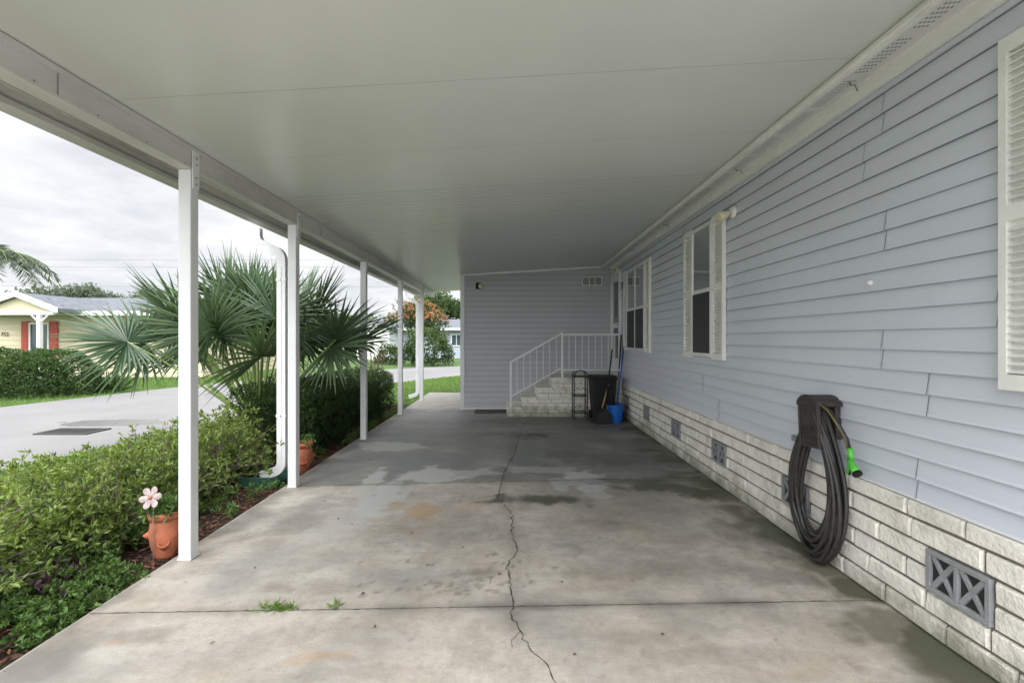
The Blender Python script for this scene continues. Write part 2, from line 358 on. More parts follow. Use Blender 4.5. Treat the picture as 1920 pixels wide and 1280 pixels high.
def vbox(x0,x1,y0,y1,z0,z1):
    k=len(V); V.extend([[x,y,z] for z in (z0,z1) for y in (y0,y1) for x in (x0,x1)])
    for f in ((4,5,7,6),(0,1,5,4),(2,6,7,3),(0,4,6,2),(1,3,7,5)): F.append([k+q for q in f]); mi.append(0)
vbox(-2.09,-2.0775,-1.5,9.28,-.12,-.001); vbox(-2.09,-.9,9.28,12.1,-.12,-.001)
na=len(V)-len(v); pad=np.tile([[0,0,0,1.]],(na,1)); pad2=np.tile([[.35,0,0,1.]],(na,1))
mkobj('carport_slab',np.array(V),F,[CONC,CRACK],mi=mi,attr={'stain':np.concatenate([st,pad]),'stain2':np.concatenate([st2,pad2])},kind='structure')

# ------------------------------------------------------------------ siding helper
def siding(b,axis,C,s0,s1,z0,z1,lap=.1016,seams=True,out=-1):
    z=z0; k=0
    def P(s,o,zz): return (C+out*o,s,zz) if axis=='x' else (s,C+out*o,zz)
    while z<z1-1e-4:
        if k%2==0:
            if seams:
                off=random.uniform(.2,3.0); br=[s0]; q=s0+off
                while q<s1: br.append(q); q+=random.choice((3.6,2.9,2.2,1.5))
                br.append(s1)
            else: br=[s0,s1]
        zt=min(z+lap,z1)
        for i in range(len(br)-1):
            e=.003 if i%2 else 0
            a,c=br[i]-(.0 if i==0 else .012*(i%2)),br[i+1]
            b.poly([P(a,.018+e,z),P(c,.018+e,z),P(c,.013+e,z+lap*.12),P(a,.013+e,z+lap*.12)])
            b.poly([P(a,.013+e,z+lap*.12),P(c,.013+e,z+lap*.12),P(c,.003+e,zt),P(a,.003+e,zt)])
            b.poly([P(a,.018+e,z),P(a,-.002,z),P(c,-.002,z),P(c,.018+e,z)],1)
            if i>0: 
                a=br[i]-.012 if i%2 else br[i]
                b.poly([P(a-.004,.0225,z+.001),P(a,.0225,z+.001),P(a,.0075,zt-.001),P(a-.004,.0075,zt-.001)],1)
        z+=lap; k+=1
WX=1.93
house=empty('mobile_home',(1.93,4,0),label='grey-blue vinyl sided mobile home with white brick skirting',category='house')
b=B(); siding(b,'x',WX,-2.,9.2,.585,2.72); b.obj('siding_wall',[SID,SIDD],house)
b=B(); b.box(1.95,7,-2,9.2,.0,2.75); b.prismy([(1.7,2.79),(4.4,3.5),(7.2,2.79)],-2,12,1); b.obj('house_light_block',[TRIM,SHING],house)  # unseen box and roof behind the siding, added to block light
# brick skirt
b=B(); b.box(1.912,1.948,-2,9.18,-.02,.575,1)
vents=[.87,2.05,3.23,4.42,5.58,6.8,7.97]
zz=[0.0,.1,.2,.3,.4,.5,.588]
def rbrick(y0,y1,z0,z1,x0=1.897,x1=1.94):
    j=lambda s:random.uniform(-s,s)
    x=x0+j(.004); c=.007
    P0=[(x+.013,y0,z0),(x+.013,y1,z0),(x+.013,y1,z1),(x+.013,y0,z1)]
    P1=[(x+j(.002),y0+c+j(.003),z0+c+j(.003)),(x+j(.002),y1-c+j(.003),z0+c+j(.003)),(x+j(.002),y1-c+j(.003),z1-c+j(.003)),(x+j(.002),y0+c+j(.003),z1-c+j(.003))]
    i=len(b.v); b.v+=P0+P1+[(x1,y0,z0),(x1,y1,z0),(x1,y1,z1),(x1,y0,z1)]
    fs=[(4,5,6,7)]
    for k in range(4): fs+= [(k,(k+1)%4,(k+1)%4+4,k+4),(k+8,(k+1)%4+8,(k+1)%4,k)]
    for f in fs: b.f.append(tuple(i+q for q in f)); b.m.append(0)
for k in range(6):
    y=-2-random.uniform(0,.3); zlo,zhi=zz[k]+.006,zz[k+1]-.006
    while y<9.15:
        ln=random.choice((.4,.4,.35,.3,.2)); y1=y+ln
        segs=[(y+.006,min(y1-.006,9.17))]
        if k in (2,3):
            for vy in vents:
                ns=[]
                for a,c in segs:
                    if c<=vy-.15 or a>=vy+.15: ns.append((a,c))
                    else:
                        if a<vy-.17: ns.append((a,vy-.157))
                        if c>vy+.17: ns.append((vy+.157,c))
                segs=ns
        for a,c in segs: 
            if c-a>.03: rbrick(a,c,zlo,zhi)
        y=y1
b.obj('brick_skirting',[BRICK,MORT],house)
for vy in vents:
    b=B(); y0,y1,z0,z1=vy-.148,vy+.148,.206,.396; x0,x1=1.89,1.93
    b.box(1.906,1.911,y0+.01,y1-.01,z0+.01,z1-.01,1)
    for (a,c,e,g_) in ((y0,y1,z0,z0+.022),(y0,y1,z1-.022,z1),(y0,y0+.022,z0+.022,z1-.022),(y1-.022,y1,z0+.022,z1-.022),(vy-.01,vy+.01,z0+.022,z1-.022)): b.box(x0,1.912,a,c,e,g_)
    for s in (-1,1):
        cy=vy+s*.068; cz=(z0+z1)/2
        for an in (1,-1):
            R=Matrix.Rotation(an*math.atan2(.146,.106),3,'X'); b.box(-.008+an*.001,.008,-.088,.088,-.011,.011,0,R,(1.903,cy,cz))
    b.obj('foundation_vent',[VENT,DARK],house,bevel=.003)
b=B(); b.box(1.905,1.934,-2,9.18,.5905,.5945); b.obj('starter_trim',TRIM,house)
cz=lambda x:2.53+.057*(x+1.96)
b=B(); b.poly([(1.71,-2,2.715),(1.91,-2,2.735),(1.91,9.2,2.735),(1.71,9.2,2.715)],0); b.obj('soffit',SOFF,house)
b=B(); b.box(1.885,1.912,-2,9.19,2.655,2.737); b.box(1.870,1.884,-2,9.19,2.715,2.733); b.box(1.69,1.712,-2,9.19,2.69,2.735); b.box(1.675,1.69,-2,9.19,2.70,2.712)
b.obj('eave_trim',TRIM,house)
for yy in (2.55,3.85,5.7,7.3):
    b=B()
    b.tube([(1.79,yy,2.715),(1.80,yy+.01,2.70),(1.84,yy+.03,2.712),(1.87,yy+.05,2.69)],.003,5)
    b.obj('eave_wire',WIRE,house)
# windows
def window(y0,y1,z0,z1,mull=1,parent=house,shutters=(True,True),sw=.235):
    w=empty('window',(WX,(y0+y1)/2,z0),parent=parent)
    b=B(); xf,xb=WX-.055,WX-.012; t=.035
    b.box(xf,xb,y0,y1,z0,z0+t); b.box(xf,xb,y0,y1,z1-t,z1); b.box(xf,xb,y0,y0+t,z0+t,z1-t); b.box(xf,xb,y1-t,y1,z0+t,z1-t)
    ws=(y1-y0)/mull; zm=(z0+z1)/2
    for i in range(1,mull): b.box(xf+.004,xb,y0+ws*i-.03,y0+ws*i+.03,z0+t,z1-t)
    b.box(xf+.008,xb,y0+t,y1-t,zm-.02,zm+.02)
    b.obj('window_frame',WHITE,w,bevel=.003)
    b=B(); b.box(WX-.018,WX-.013,y0+t,y1-t,z0+t,z1-t,1)
    z=z0+t+.02
    while z<z1-t-.03:
        R=Matrix.Rotation(.5,3,'Y'); b.box(-.011,.011,y0+t+.01,y1-t-.01,-.0012,.0012,0,R,(WX-.031,0,z)); z+=.026
    b.obj('window_blind',[BLIND,DARK],w)
    b=B(); b.poly([(WX-.045,y0+t,zm+.02),(WX-.045,y1-t,zm+.02),(WX-.045,y1-t,z1-t),(WX-.045,y0+t,z1-t)])
    b.poly([(WX-.0435,y0+t,z0+t),(WX-.0435,y1-t,z0+t),(WX-.0435,y1-t,zm-.02),(WX-.0435,y0+t,zm-.02)])
    b.obj('window_pane',GLASS,w)
    b=B(); b.poly([(WX-.05,y0+t,z0+t),(WX-.05,y1-t,z0+t),(WX-.05,y1-t,zm-.02),(WX-.05,y0+t,zm-.02)]); b.obj('insect_screen',SCREEN,w)
    for k,(a,c) in enumerate(((y0-sw-.004,y0-.004),(y1+.004,y1+sw+.004))):
        if not shutters[k]: continue
        b=B(); x0,x1=WX-.05,WX-.014; e=.03; zb,zt=z0-.02,z1+.02
        b.box(x0,x1,a,a+e,zb,zt); b.box(x0,x1,c-e,c,zb,zt); b.box(x0,x1,a+e,c-e,zb,zb+.06); b.box(x0,x1,a+e,c-e,zt-.06,zt); b.box(x0,x1,a+e,c-e,(zb+zt)/2-.03,(zb+zt)/2+.03)
        z=zb+.075
        while z<zt-.07:
            if abs(z-(zb+zt)/2)>.04:
                R=Matrix.Rotation(-.6,3,'Y'); b.box(-.015,.015,a+e,c-e,-.0025,.0025,0,R,(WX-.034,0,z))
            z+=.03
        b.box(WX-.022,WX-.016,a+e,c-e,zb+.06,zt-.06)
        b.obj('shutter',TRIM,w)
window(4.54,5.05,1.175,2.475)
window(6.86,7.92,1.175,2.455,2)
window(1.02,1.62,1.175,2.48,1)
# door
door=empty('door',(1.9,8.85,.69),parent=house)
b=B(); y0,y1=8.42,9.16; z0,z1=.70,2.55
for q in ((y0,y0+.05,z0,z1),(y1-.05,y1,z0,z1),(y0+.05,y1-.05,z1-.06,z1),(y0+.05,y1-.05,z0,z0+.04)): b.box(WX-.06,WX-.014,*q)
b.obj('door_frame',WHITE,door,bevel=.003)
b=B(); y0+=.052;y1-=.052
for q in ((y0,y0+.09,z0+.045,z1-.065),(y1-.09,y1,z0+.045,z1-.065),(y0+.09,y1-.09,z1-.16,z1-.065),(y0+.09,y1-.09,1.55,1.64),(y0+.09,y1-.09,z0+.045,z0+.3)): b.box(WX-.045,WX-.016,*q)
b.box(WX-.03,WX-.02,y0+.09,y1-.09,z0+.3,z1-.16,1); b.obj('door_leaf',[WHITE,GLASSD],door)
b=B(); b.tube([(WX-.045,8.53,1.6),(WX-.09,8.53,1.6),(WX-.09,8.53,1.72),(WX-.045,8.53,1.72)],.008,6); b.obj('door_handle',STEEL,door,smooth=True)
text_obj('house_number','37',.16,(WX-.03,8.33,2.22),(math.radians(90),0,math.radians(-90)),BLACK,house)
def spot(y,z,name='wall_lamp',parent=house,heads=1):
    l=empty(name,(WX,y,z),parent=parent)
    R=Matrix.Rotation(-math.pi/2,3,'Y')
    b=B(); b.lathe((WX-.012,y,z),[(0,.03),(.04,.028),(.055,.012),(.055,0)],20,0,R); b.tube([(WX-.03,y,z),(WX-.07,y,z-.005)],.012,8); b.obj('lamp_base',TRIM,l,smooth=True)
    for s in ([0] if heads==1 else (-.05,.05)):
        b=B()
        R2=Matrix.Rotation(-math.pi*.62,3,'Y')@Matrix.Rotation(s*6,3,'X')
        b.lathe((WX-.06,y+s*.6,z-.01),[(0,0),(.018,.002),(.025,.02),(.036,.05),(.045,.08),(.042,.086),(0,.088)],18,0,R2)
        b.obj('lamp_head',LAMPG,l,smooth=True)
spot(4.16,2.445,heads=2)
spot(8.72,2.60)
b=B(); b.lathe((WX-.012,2.57,1.65),[(0,.02),(.008,.018),(.014,.0)],12,0,Matrix.Rotation(-math.pi/2,3,'Y')); b.obj('wall_fitting',TRIM,house)
b=B(); b.box(1.900,1.914,3.22,3.27,.66,.70); b.box(1.896,1.900,3.225,3.265,.665,.672); b.box(1.896,1.900,3.225,3.265,.684,.690);b.obj('dryer_outlet',VENT,house)

# ------------------------------------------------------------------ shed
SY=9.2; SX=-.98
shed=empty('storage_shed',(.5,9.3,0),label='grey vinyl sided storage room closing the carport end',category='shed')
b=B(); siding(b,'y',SY,SX+.06,WX-.02,.03,2.76,seams=False); b.obj('siding_wall',[SHEDSID,SIDD],shed)
b=B(); siding(b,'x',SX,SY+.08,12.2,.03,2.6,seams=False); b.obj('siding_wall',[SHEDSID,SIDD],shed)
b=B(); b.box(SX+.005,7,SY+.006,12.2,-.1,2.565); b.obj('shed_body',SHEDSID,shed)
b=B(); b.box(SX-.02,SX+.06,SY-.025,SY+.004,.0,2.60); b.box(SX-.02,SX+.004,SY+.004,SY+.08,0,2.60); b.box(SX+.06,WX-.02,SY-.022,SY+.0,.0,.03)
b.box(WX-.055,WX-.018,SY-.03,SY-.017,.0,2.72)
b.obj('corner_trim',WHITE,shed)
b=B(); b.poly([(SX,SY-.024,2.545),(WX-.06,SY-.024,2.715),(WX-.06,SY-.024,2.75),(SX,SY-.024,2.60)]); b.obj('top_trim',WHITE,shed)
b=B(); vx,vz=1.52,2.45
b.box(vx-.19,vx+.19,SY-.024,SY-.018,vz-.085,vz+.085,1)
for q in ((vx-.19,vx+.19,vz-.085,vz-.07),(vx-.19,vx+.19,vz+.07,vz+.085),(vx-.19,vx-.175,vz-.07,vz+.07),(vx+.175,vx+.19,vz-.07,vz+.07),(vx-.06,vx-.045,vz-.07,vz+.07),(vx+.05,vx+.065,vz-.07,vz+.07)): b.box(q[0],q[1],SY-.032,SY-.024,q[2],q[3])
for i in range(7): b.box(vx-.17,vx+.17,SY-.029,SY-.0245,vz-.06+i*.019,vz-.054+i*.019,0)
b.obj('wall_vent',[TRIM,DARK],shed)
l=empty('wall_lamp',(-.64,SY,2.34),parent=shed)
b=B(); b.box(-.70,-.60,SY-.06,SY-.016,2.30,2.42); b.tube([(-.64,SY-.05,2.36),(-.63,SY-.10,2.34)],.015,8); b.obj('lamp_base',BLACK,l,bevel=.006)
b=B(); b.lathe((-.61,SY-.1,2.34),[(0,-.03),(.03,-.028),(.042,0),(.052,.04),(.045,.046),(0,.05)],18,0,Matrix.Rotation(.9,3,'Y')@Matrix.Rotation(.9,3,'X')); b.obj('lamp_head',LAMPG,l,smooth=True)

# ------------------------------------------------------------------ carport
cp_=empty('carport',(-1,4,0),label='white aluminium carport roof on square posts',category='carport')
y0,y1=0.45,12.1
b=B(); xa,xb=-2.30,1.70
b.poly([(xa,y0,cz(xa)),(xb,y0,cz(xb)),(xb,y1,cz(xb)),(xa,y1,cz(xa))])
def rib(q,w_,m): b.poly([(xa,q,cz(xa)-.001),(xb,q,cz(xb)-.001),(xb,q+w_,cz(xb)-.001),(xa,q+w_,cz(xa)-.001)],m)
for s in (1.54,2.37,3.2): rib(s,.0022,1)
CEILR=simple('ceiling_rib',(.50,.52,.49),.35)
q=4.03; k=0
while q<11.9:
    rib(q,(.013 if k%3==0 else .007)*(q/4),2 if k%3 else 1) if k%3 else rib(q,.006*(q/4),1)
    q+=.10; k+=1
b.poly([(xa,y0,cz(xa)+.09),(xa,y1,cz(xa)+.09),(xb,y1,cz(xb)+.09),(xb,y0,cz(xb)+.09)])
b.poly([(xa,y0,cz(xa)),(xa,y0,cz(xa)+.09),(xb,y0,cz(xb)+.09),(xb,y0,cz(xb))]); b.poly([(xa,y1,cz(xa)),(xb,y1,cz(xb)),(xb,y1,cz(xb)+.09),(xa,y1,cz(xa)+.09)])
b.obj('roof_panel',[CEIL,CEILS,CEILR],cp_)
zt=cz(-1.97)-.002
b=B(); b.prismy([(-2.045,2.385),(-1.965,2.385),(-1.965,zt),(-2.045,zt-.006)],y0,y1)
b.box(-1.965,-1.955,y0,y1,2.385,2.397); b.box(-1.965,-1.957,y0,y1,zt-.03,zt-.003)
for yy in (2.07,4.9,7.9): b.box(-1.9645,-1.962,yy,yy+.005,2.398,zt-.032,1)
for i in range(40):
    yy=y0+.3+i*.305; b.box(-1.9648,-1.961,yy-.003,yy+.003,2.405,2.411,1)
b.obj('beam',[BEAMW,VENT],cp_)
b=B(); gx=-2.285
b.prismy([(gx,2.525),(gx,2.41),(gx-.09,2.405),(gx-.10,2.44),(gx-.135,2.47),(gx-.14,2.525),(gx-.128,2.525),(gx-.123,2.478),(gx-.088,2.448),(gx-.08,2.417),(gx-.01,2.42),(gx-.01,2.525)],y0,y1)
b.box(gx+.001,gx+.02,y0,y1,2.455,2.505); b.box(gx+.02,gx+.035,y0,y1,2.48,2.505); b.box(gx+.0005,gx+.006,y0,y1,2.438,2.443,1)
b.obj('gutter',[BEAMW,VENT],cp_)
for yy in (2.963,4.387,6.46,8.56,10.57):
    p=empty('post',(-2.0,yy,0),parent=cp_); b=B(); h=.038
    b.box(-2.0-h,-2.0+h,yy-h,yy+h,.004,2.384)
    b.obj('post_shaft',WHITE,p,bevel=.005)
    b=B(); b.box(-1.9585,-1.952,yy-.03,yy+.03,2.27,2.50)
    for z in (2.30,2.34,2.42,2.46): b.box(-1.952,-1.947,yy-.006,yy+.006,z-.006,z+.006,1)
    b.obj('post_bracket',[WHITE,STEEL],p)
    b=B(); b.box(-2.0-h-.004,-2+h+.004,yy-h-.004,yy+h+.004,.0025,.014); b.obj('post_foot',WHITE,p)
def downspout(yy,xd):
    b=B()
    def rect(pts,w=.042,dp=.03):
        pts=[Vector(p) for p in pts]; base=len(b.v); n=len(pts)
        for i,p in enumerate(pts):
            t=(pts[min(i+1,n-1)]-pts[max(i-1,0)]).normalized(); u=Vector((0,1,0)); w_=t.cross(u).normalized()
            for a,c in ((-1,-1),(1,-1),(1,1),(-1,1)): b.v.append(tuple(p+u*dp*a+w_*w*c))
        for i in range(n-1):
            for j in range(4):
                a=base+i*4+j;c=base+i*4+(j+1)%4; b.f.append((a,c,c+4,a+4)); b.m.append(0)
        b.f.append((base,base+1,base+2,base+3)); b.m.append(0); b.f.append(tuple(base+(n-1)*4+j for j in (3,2,1,0))); b.m.append(0)
    P=[(-2.46,yy,2.41),(-2.46,yy,2.34)]
    for i in range(1,9):
        a=i/8*1.25; P.append((-2.46+.1*(1-math.cos(a)),yy,2.34-.1*math.sin(a)))
    x0,z0=P[-1][0],P[-1][2]; P.append((xd-.08,yy,z0-.05))
    for i in range(1,8):
        a=i/7*1.3; P.append((xd-.08+.08*math.sin(a),yy,z0-.05-.1*(1-math.cos(a)) ))
    zt=P[-1][2]; Q=list(P)
    Q+=[(xd,yy,zt-.05),(xd,yy,.17)]
    for i in range(1,8):
        a=i/7*1.35; Q.append((xd-.1*(1-math.cos(a)),yy,.17-.1*math.sin(a)))
    Q.append((xd-.2,yy,.035)); rect(Q)
    b.box(xd-.048,xd+.048,yy-.034,yy+.034,1.9,1.925); b.box(xd-.048,xd+.048,yy-.034,yy+.034,.6,.625)
    b.box(xd-.006,xd+.006,yy-.034,yy-.0301,.2,zt-.08)
    for k in range(1,8):
        p=P[k+1]; b.box(p[0]-.047,p[0]+.047,yy-.033,yy+.033,p[2]-.004,p[2]+.004)
    b.obj('downspout',WHITE,cp_,bevel=.003)
downspout(4.62,-2.215); downspout(10.9,-2.15)
b=B(); b.prismx([(4.5,-.05),(4.8,-.05),(4.8,.02),(4.65,-.01),(4.5,.02)],-2.55,-2.2); b.box(-2.56,-2.2,4.49,4.51,-.05,.05); b.box(-2.56,-2.2,4.79,4.81,-.05,.05)
b.obj('splash_block',SPLASH,label='dark green plastic splash block under the downspout',category='splash block',bevel=.004)

# ------------------------------------------------------------------ steps + railing
steps=empty('entry_steps',(.9,8.7,0),label='white painted brick entry steps with metal railing',category='steps')
b=B(); x=[-.1,.16,.42,.68]; f0,f1=8.27,9.17
for i in range(4):
    z0,z1=i*.17,(i+1)*.17
    b.box(x[i]+.012,WX-.03,f0+.012,f1,z0+(.0 if i==0 else .0005),z1-.03,1)
    for r in range(2):
        za,zb=z0+.004+r*.069,z0+.068+r*.069; xx=x[i]+(0 if r==0 else -.1)+.004
        while xx<WX-.03:
            a=max(xx,x[i]+.004); c=min(xx+.2,WX-.035)
            if c-a>.03: 
                o=random.uniform(-.002,.002); b.box(a+.003,c-.003,f0+o,f0+.0118,za,zb)
            xx+=.2
        yy=f0+.004
        while yy<f1-.05:
            c=min(yy+.2,f1); b.box(x[i]+random.uniform(-.002,.002),x[i]+.0118,yy+.016,c-.004,za,zb); yy+=.2
    if i<3:
        b.box(x[i+1]+.012,WX-.03,f0+.013,f1-.01,z1-.0295,z1,1)
        xx=x[i+1]+.012
        while xx<WX-.04: c=min(xx+.19,WX-.035); b.box(xx,c-.005,f0,f0+.0125,z1-.030,z1+.001); xx+=.19
    xe=x[i+1]+.005 if i<3 else WX-.035
    n=4 if i==3 else 1
    for k in range(n):
        a=x[i]-.02+(xe-x[i]+.02)*k/n; c=x[i]-.02+(xe-x[i]+.02)*(k+1)/n
        for j in range(3): 
            ya=f0-.02+(f1-f0+.02)*j/3; yb=f0-.02+(f1-f0+.02)*(j+1)/3
            b.box(a+.003,c-.003,ya+.003,yb-.003,z1-.036,z1+.002)
b.obj('stair_body',[BRICK,MORT],steps,bevel=.003)
b=B(); fy=8.31; ax,az,cx_,cz_=-.03,.935,.86,1.44
def bar(x0,x1,z0,z1,t=.012): b.box(x0,x1,fy-t,fy+t,z0,z1)
bar(ax-.018,ax+.018,.173,az+.0,.018); bar(cx_-.018,cx_+.018,.683,cz_,.018); 
bar(cx_+.018,WX-.06,cz_-.03,cz_,.014); bar(cx_+.018,WX-.06,.80,.825,.012)
sl=(cz_-az)/(cx_-ax)
def slant(z0a,th,t=.014):
    i=len(b.v); b.v+=[(xx,yy,z0a+(xx-ax)*sl+dz_) for xx in (ax-.02,cx_+.01) for yy in (fy-t,fy+t) for dz_ in (0,th)]
    for f in ((0,1,3,2),(4,6,7,5),(0,4,5,1),(2,3,7,6),(1,5,7,3),(0,2,6,4)): b.f.append(tuple(i+k for k in f)); b.m.append(0)
slant(az-.005,.035,.02); slant(az-.60,.025,.011)
xx=ax+.11
while xx<cx_-.05: bar(xx-.006,xx+.006,az-.58+(xx-ax)*sl,az-.004+(xx-ax)*sl,.006); xx+=.113
xx=cx_+.12
while xx<WX-.08: bar(xx-.006,xx+.006,.825,cz_-.03,.006); xx+=.113
b.obj('railing',WHITE,steps,bevel=.002)
b=B(); b.box(-.70,-.12,8.72,9.1,.004,.018); b.obj('door_mat',MAT,label='dark brown bristle doormat on the concrete',category='doormat',bevel=.005)

# ------------------------------------------------------------------ bin, rack, bucket, brooms, etc.
bin_=empty('trash_bin',(1.50,8.05,0),label='black plastic trash bin beside the brick steps',category='trash bin')
b=B(); 
def taper(bb,cx,cy,z0,z1,w0,d0,w1,d1,m=0):
    i=len(bb.v); bb.v+=[(cx+sx*w/2,cy+sy*d/2,z) for z,w,d in ((z0,w0,d0),(z1,w1,d1)) for sx,sy in ((-1,-1),(1,-1),(1,1),(-1,1))]
    for f in ((3,2,1,0),(4,5,6,7),(0,1,5,4),(1,2,6,5),(2,3,7,6),(3,0,4,7)): bb.f.append(tuple(i+k for k in f)); bb.m.append(m)
bx=1.50
taper(b,bx,8.02,.02,.68,.32,.34,.40,.40); 
for k in range(4): b.box(bx-.14+k*.09,bx-.12+k*.09,7.81,7.84,.2,.6)
b.obj('bin_body',BLACK,bin_,bevel=.012)
b=B(); taper(b,bx,8.02,.682,.74,.44,.44,.40,.40); b.box(bx-.11,bx+.11,7.775,7.80,.68,.70); b.tube([(bx-.19,8.26,.72),(bx+.19,8.26,.72)],.015,8); b.obj('bin_lid',BLACK,bin_,bevel=.01)
for sx in (bx-.17,bx+.17):
    b=B(); b.lathe((sx,8.2,.07),[(0,-.02),(.07,-.02),(.07,.02),(0,.02)],18,0,Matrix.Rotation(math.pi/2,3,'Y')); b.obj('bin_wheel',BLACK,bin_)
b=B(); x0,x1,ya,yb=1.02,1.24,7.95,8.2
for X_ in (x0,x1):
    for Y_ in (ya,yb): b.tube([(X_,Y_,0),(X_,Y_,.74),((X_+.03 if X_==x0 else X_-.03),Y_,.80)],.010,6)
for z in (.12,.4,.72):
    for Y_ in (ya,yb): b.tube([(x0,Y_,z),(x1,Y_,z)],.008,6)
    for k in range(7): b.tube([(x0+k*(x1-x0)/6,ya,z),(x0+k*(x1-x0)/6,yb,z)],.005,5)
for z in (.2,.48): 
    b.tube([(x0,ya,z),(x0+.055,ya,z+.06),((x0+x1)/2,ya,z+.02),(x1-.055,ya,z+.06),(x1,ya,z)],.005,5)
b.tube([(x0,ya,.74),(x0+.04,ya,.81),((x0+x1)/2,ya,.83),(x1-.04,ya,.81),(x1,ya,.74)],.009,6)
b.obj('plant_stand',METALB,label='black wrought iron shelf stand in front of the steps',category='plant stand')
bk=empty('bucket',(1.66,7.80,0),label='blue plastic bucket with mop head inside',category='bucket')
b=B(); b.lathe((1.66,7.76,.004),[(0,0),(.105,0),(.138,.26),(.148,.26),(.148,.285),(.132,.285),(.10,.012),(0,.012)],28); b.obj('bucket_body',BLUE,bk,smooth=False)
b=B(); b.tube([(1.66+.145*math.cos(a),7.76-.02-.06*math.sin(a),.26-.11*math.sin(a)) for a in [math.pi*i/12 for i in range(13)]],.004,6); b.obj('bucket_handle',STEEL,bk)
def broom(name,foot,top,label,hm,headm,kind):
    e=empty(name,foot,label=label,category='broom' if kind=='flat' else 'mop')
    f=Vector(foot);t=Vector(top); d=(t-f).normalized()
    b=B(); b.tube([f+d*.2,t],.012,8); b.obj('handle',hm,e,smooth=True)
    b=B()
    if kind=='flat':
        i=len(b.v)
        for z,w in ((0,.13),(.14,.105),(.2,.05),(.24,.02)):
            c=f+d*z
            for sx,sy in ((-1,-1),(1,-1),(1,1),(-1,1)): b.v.append((c.x+sx*w,c.y+sy*.025,c.z))
        for k in range(3):
            for j in range(4): a=i+k*4+j;c_=i+k*4+(j+1)%4; b.f.append((a,c_,c_+4,a+4)); b.m.append(0)
        b.f.append((i,i+1,i+2,i+3)); b.m.append(0)
    else:
        for k in range(50):
            a=random.uniform(0,6.28); r=random.uniform(.02,.08); b.tube([f+d*.24,f+Vector((r*.6*math.cos(a),r*.6*math.sin(a),.14)),f+Vector((r*math.cos(a),r*math.sin(a),.0))],.005,4)
    b.obj('broom_head' if kind=='flat' else 'mop_head',headm,e)
broom('broom',(1.44,7.60,.004),(1.62,7.80,1.18),'black broom leaning in the corner by the bin',BLACK,BLACK,'flat')
broom('mop',(1.66,7.78,.03),(1.885,8.12,1.22),'mop with blue handle standing in the blue bucket',BLUE,TRIM,'mop')
broom('hand_brush',(1.38,7.72,.004),(1.56,7.785,.62),'short brush with wooden handle leaning on the bin',WOOD,BLACK,'flat')
broom('long_broom',(1.80,8.3,.03),(1.89,8.35,1.42),'long dark handled broom leaning against the siding',BLACK,BLACK,'flat')
broom('long_broom',(1.78,8.22,.03),(1.885,8.2,1.34),'long steel handled broom leaning against the siding',STEEL,BLACK,'flat')

# ------------------------------------------------------------------ hose
hr=empty('garden_hose',(1.86,2.9,.03),label='coiled black garden hose hanging on a wall hanger',category='garden hose')
b=B(); yc=2.88
R=Matrix.Rotation(math.radians(-4),3,'X')
O=(1.785,yc,.86)
b.box(-.006,.006,-.095,.095,-.155,.09,0,R,O)
b.box(-.016,-.0062,-.095,-.08,-.155,.10,0,R,O); b.box(-.016,-.0062,.08,.095,-.155,.10,0,R,O); b.box(-.016,-.0062,-.08,.08,-.155,-.14,0,R,O)
for i in range(9):
    for sgn in (1,-1):
        Rr=R@Matrix.Rotation(sgn*.8,3,'X'); 
        oy=-.064+i*.016; b.box(-.012+sgn*.0005,-.0062,-.055 if 1<i<7 else -.02,.055 if 1<i<7 else .02,-.003,.003,0,Rr,tuple(Vector(O)+R@Vector((0,oy,-.07))))
pr=[]
for i in range(9):
    a=math.pi*i/8; pr.append((.105*math.cos(a),.09+.065*math.sin(a)))
k0=len(b.v)
for xx_ in (-.018,.13):
    for (yy_,z_) in pr: b.v.append(tuple(R@Vector((xx_,yy_,z_))+Vector(O)))
for i in range(8): b.f.append((k0+i,k0+i+1,k0+i+10,k0+i+9)); b.m.append(0)
b.f.append(tuple(k0+i for i in range(9))); b.m.append(0)
for i in range(9):
    yy_=-.08+i*.02; b.box(-.024,-.0185,yy_-.004,yy_+.004,.09,.09+.055*math.sqrt(max(0,1-(yy_/.1)**2)),0,R,O)
b.box(.1,.133,-.08,.08,-.1,.1,0,R,O)
b.obj('hose_hanger',BROWNBLK,hr,bevel=.002)
b=B(); pts=[]; nl=14
prm=[]
for i in range(nl):
    w=random.uniform(.19,.30); bot=random.choice((.018,.025,.03,.05,.07,.11,.16,.22)); xo=1.785+.095*((i*5)%nl)/nl; top=.93+random.uniform(-.03,.03)
    prm.append((w,bot,xo,top,random.uniform(-.02,.06)))
K=40
for i in range(nl):
    for k in range(K):
        u=k/K; A=prm[i];Bq=prm[(i+1)%nl]; P=[A[j]*(1-u)+Bq[j]*u for j in range(5)]
        if i==nl-1: P=list(A)
        t=2*math.pi*u; zm=(P[3]+P[1])/2; h=(P[3]-P[1])/2
        lean=.03*(1-math.cos(t))/2
        pts.append((P[2]+.012*math.sin(3*t)-lean*.5,yc+P[4]*(1-math.cos(t))/2+P[0]*math.sin(t)*(.68-.32*math.cos(t)),zm+h*math.cos(t)))
b.tube(pts,.0130,8)
b.obj('hose_coil',HOSE,hr,smooth=True)
b=B(); b.tube([(p[0]-.0115,p[1]-.003,p[2]+.004) for p in pts[50:82]],.003,5,0); b.obj('hose_stripe',YEL,hr,smooth=True)
b=B(); tail=[(1.82,2.88,.93),(1.80,2.80,.965),(1.795,2.72,.94),(1.81,2.665,.87),(1.835,2.64,.80),(1.845,2.63,.745)]
b.tube(tail,.0125,8); b.obj('hose_end',HOSE,hr,smooth=True)
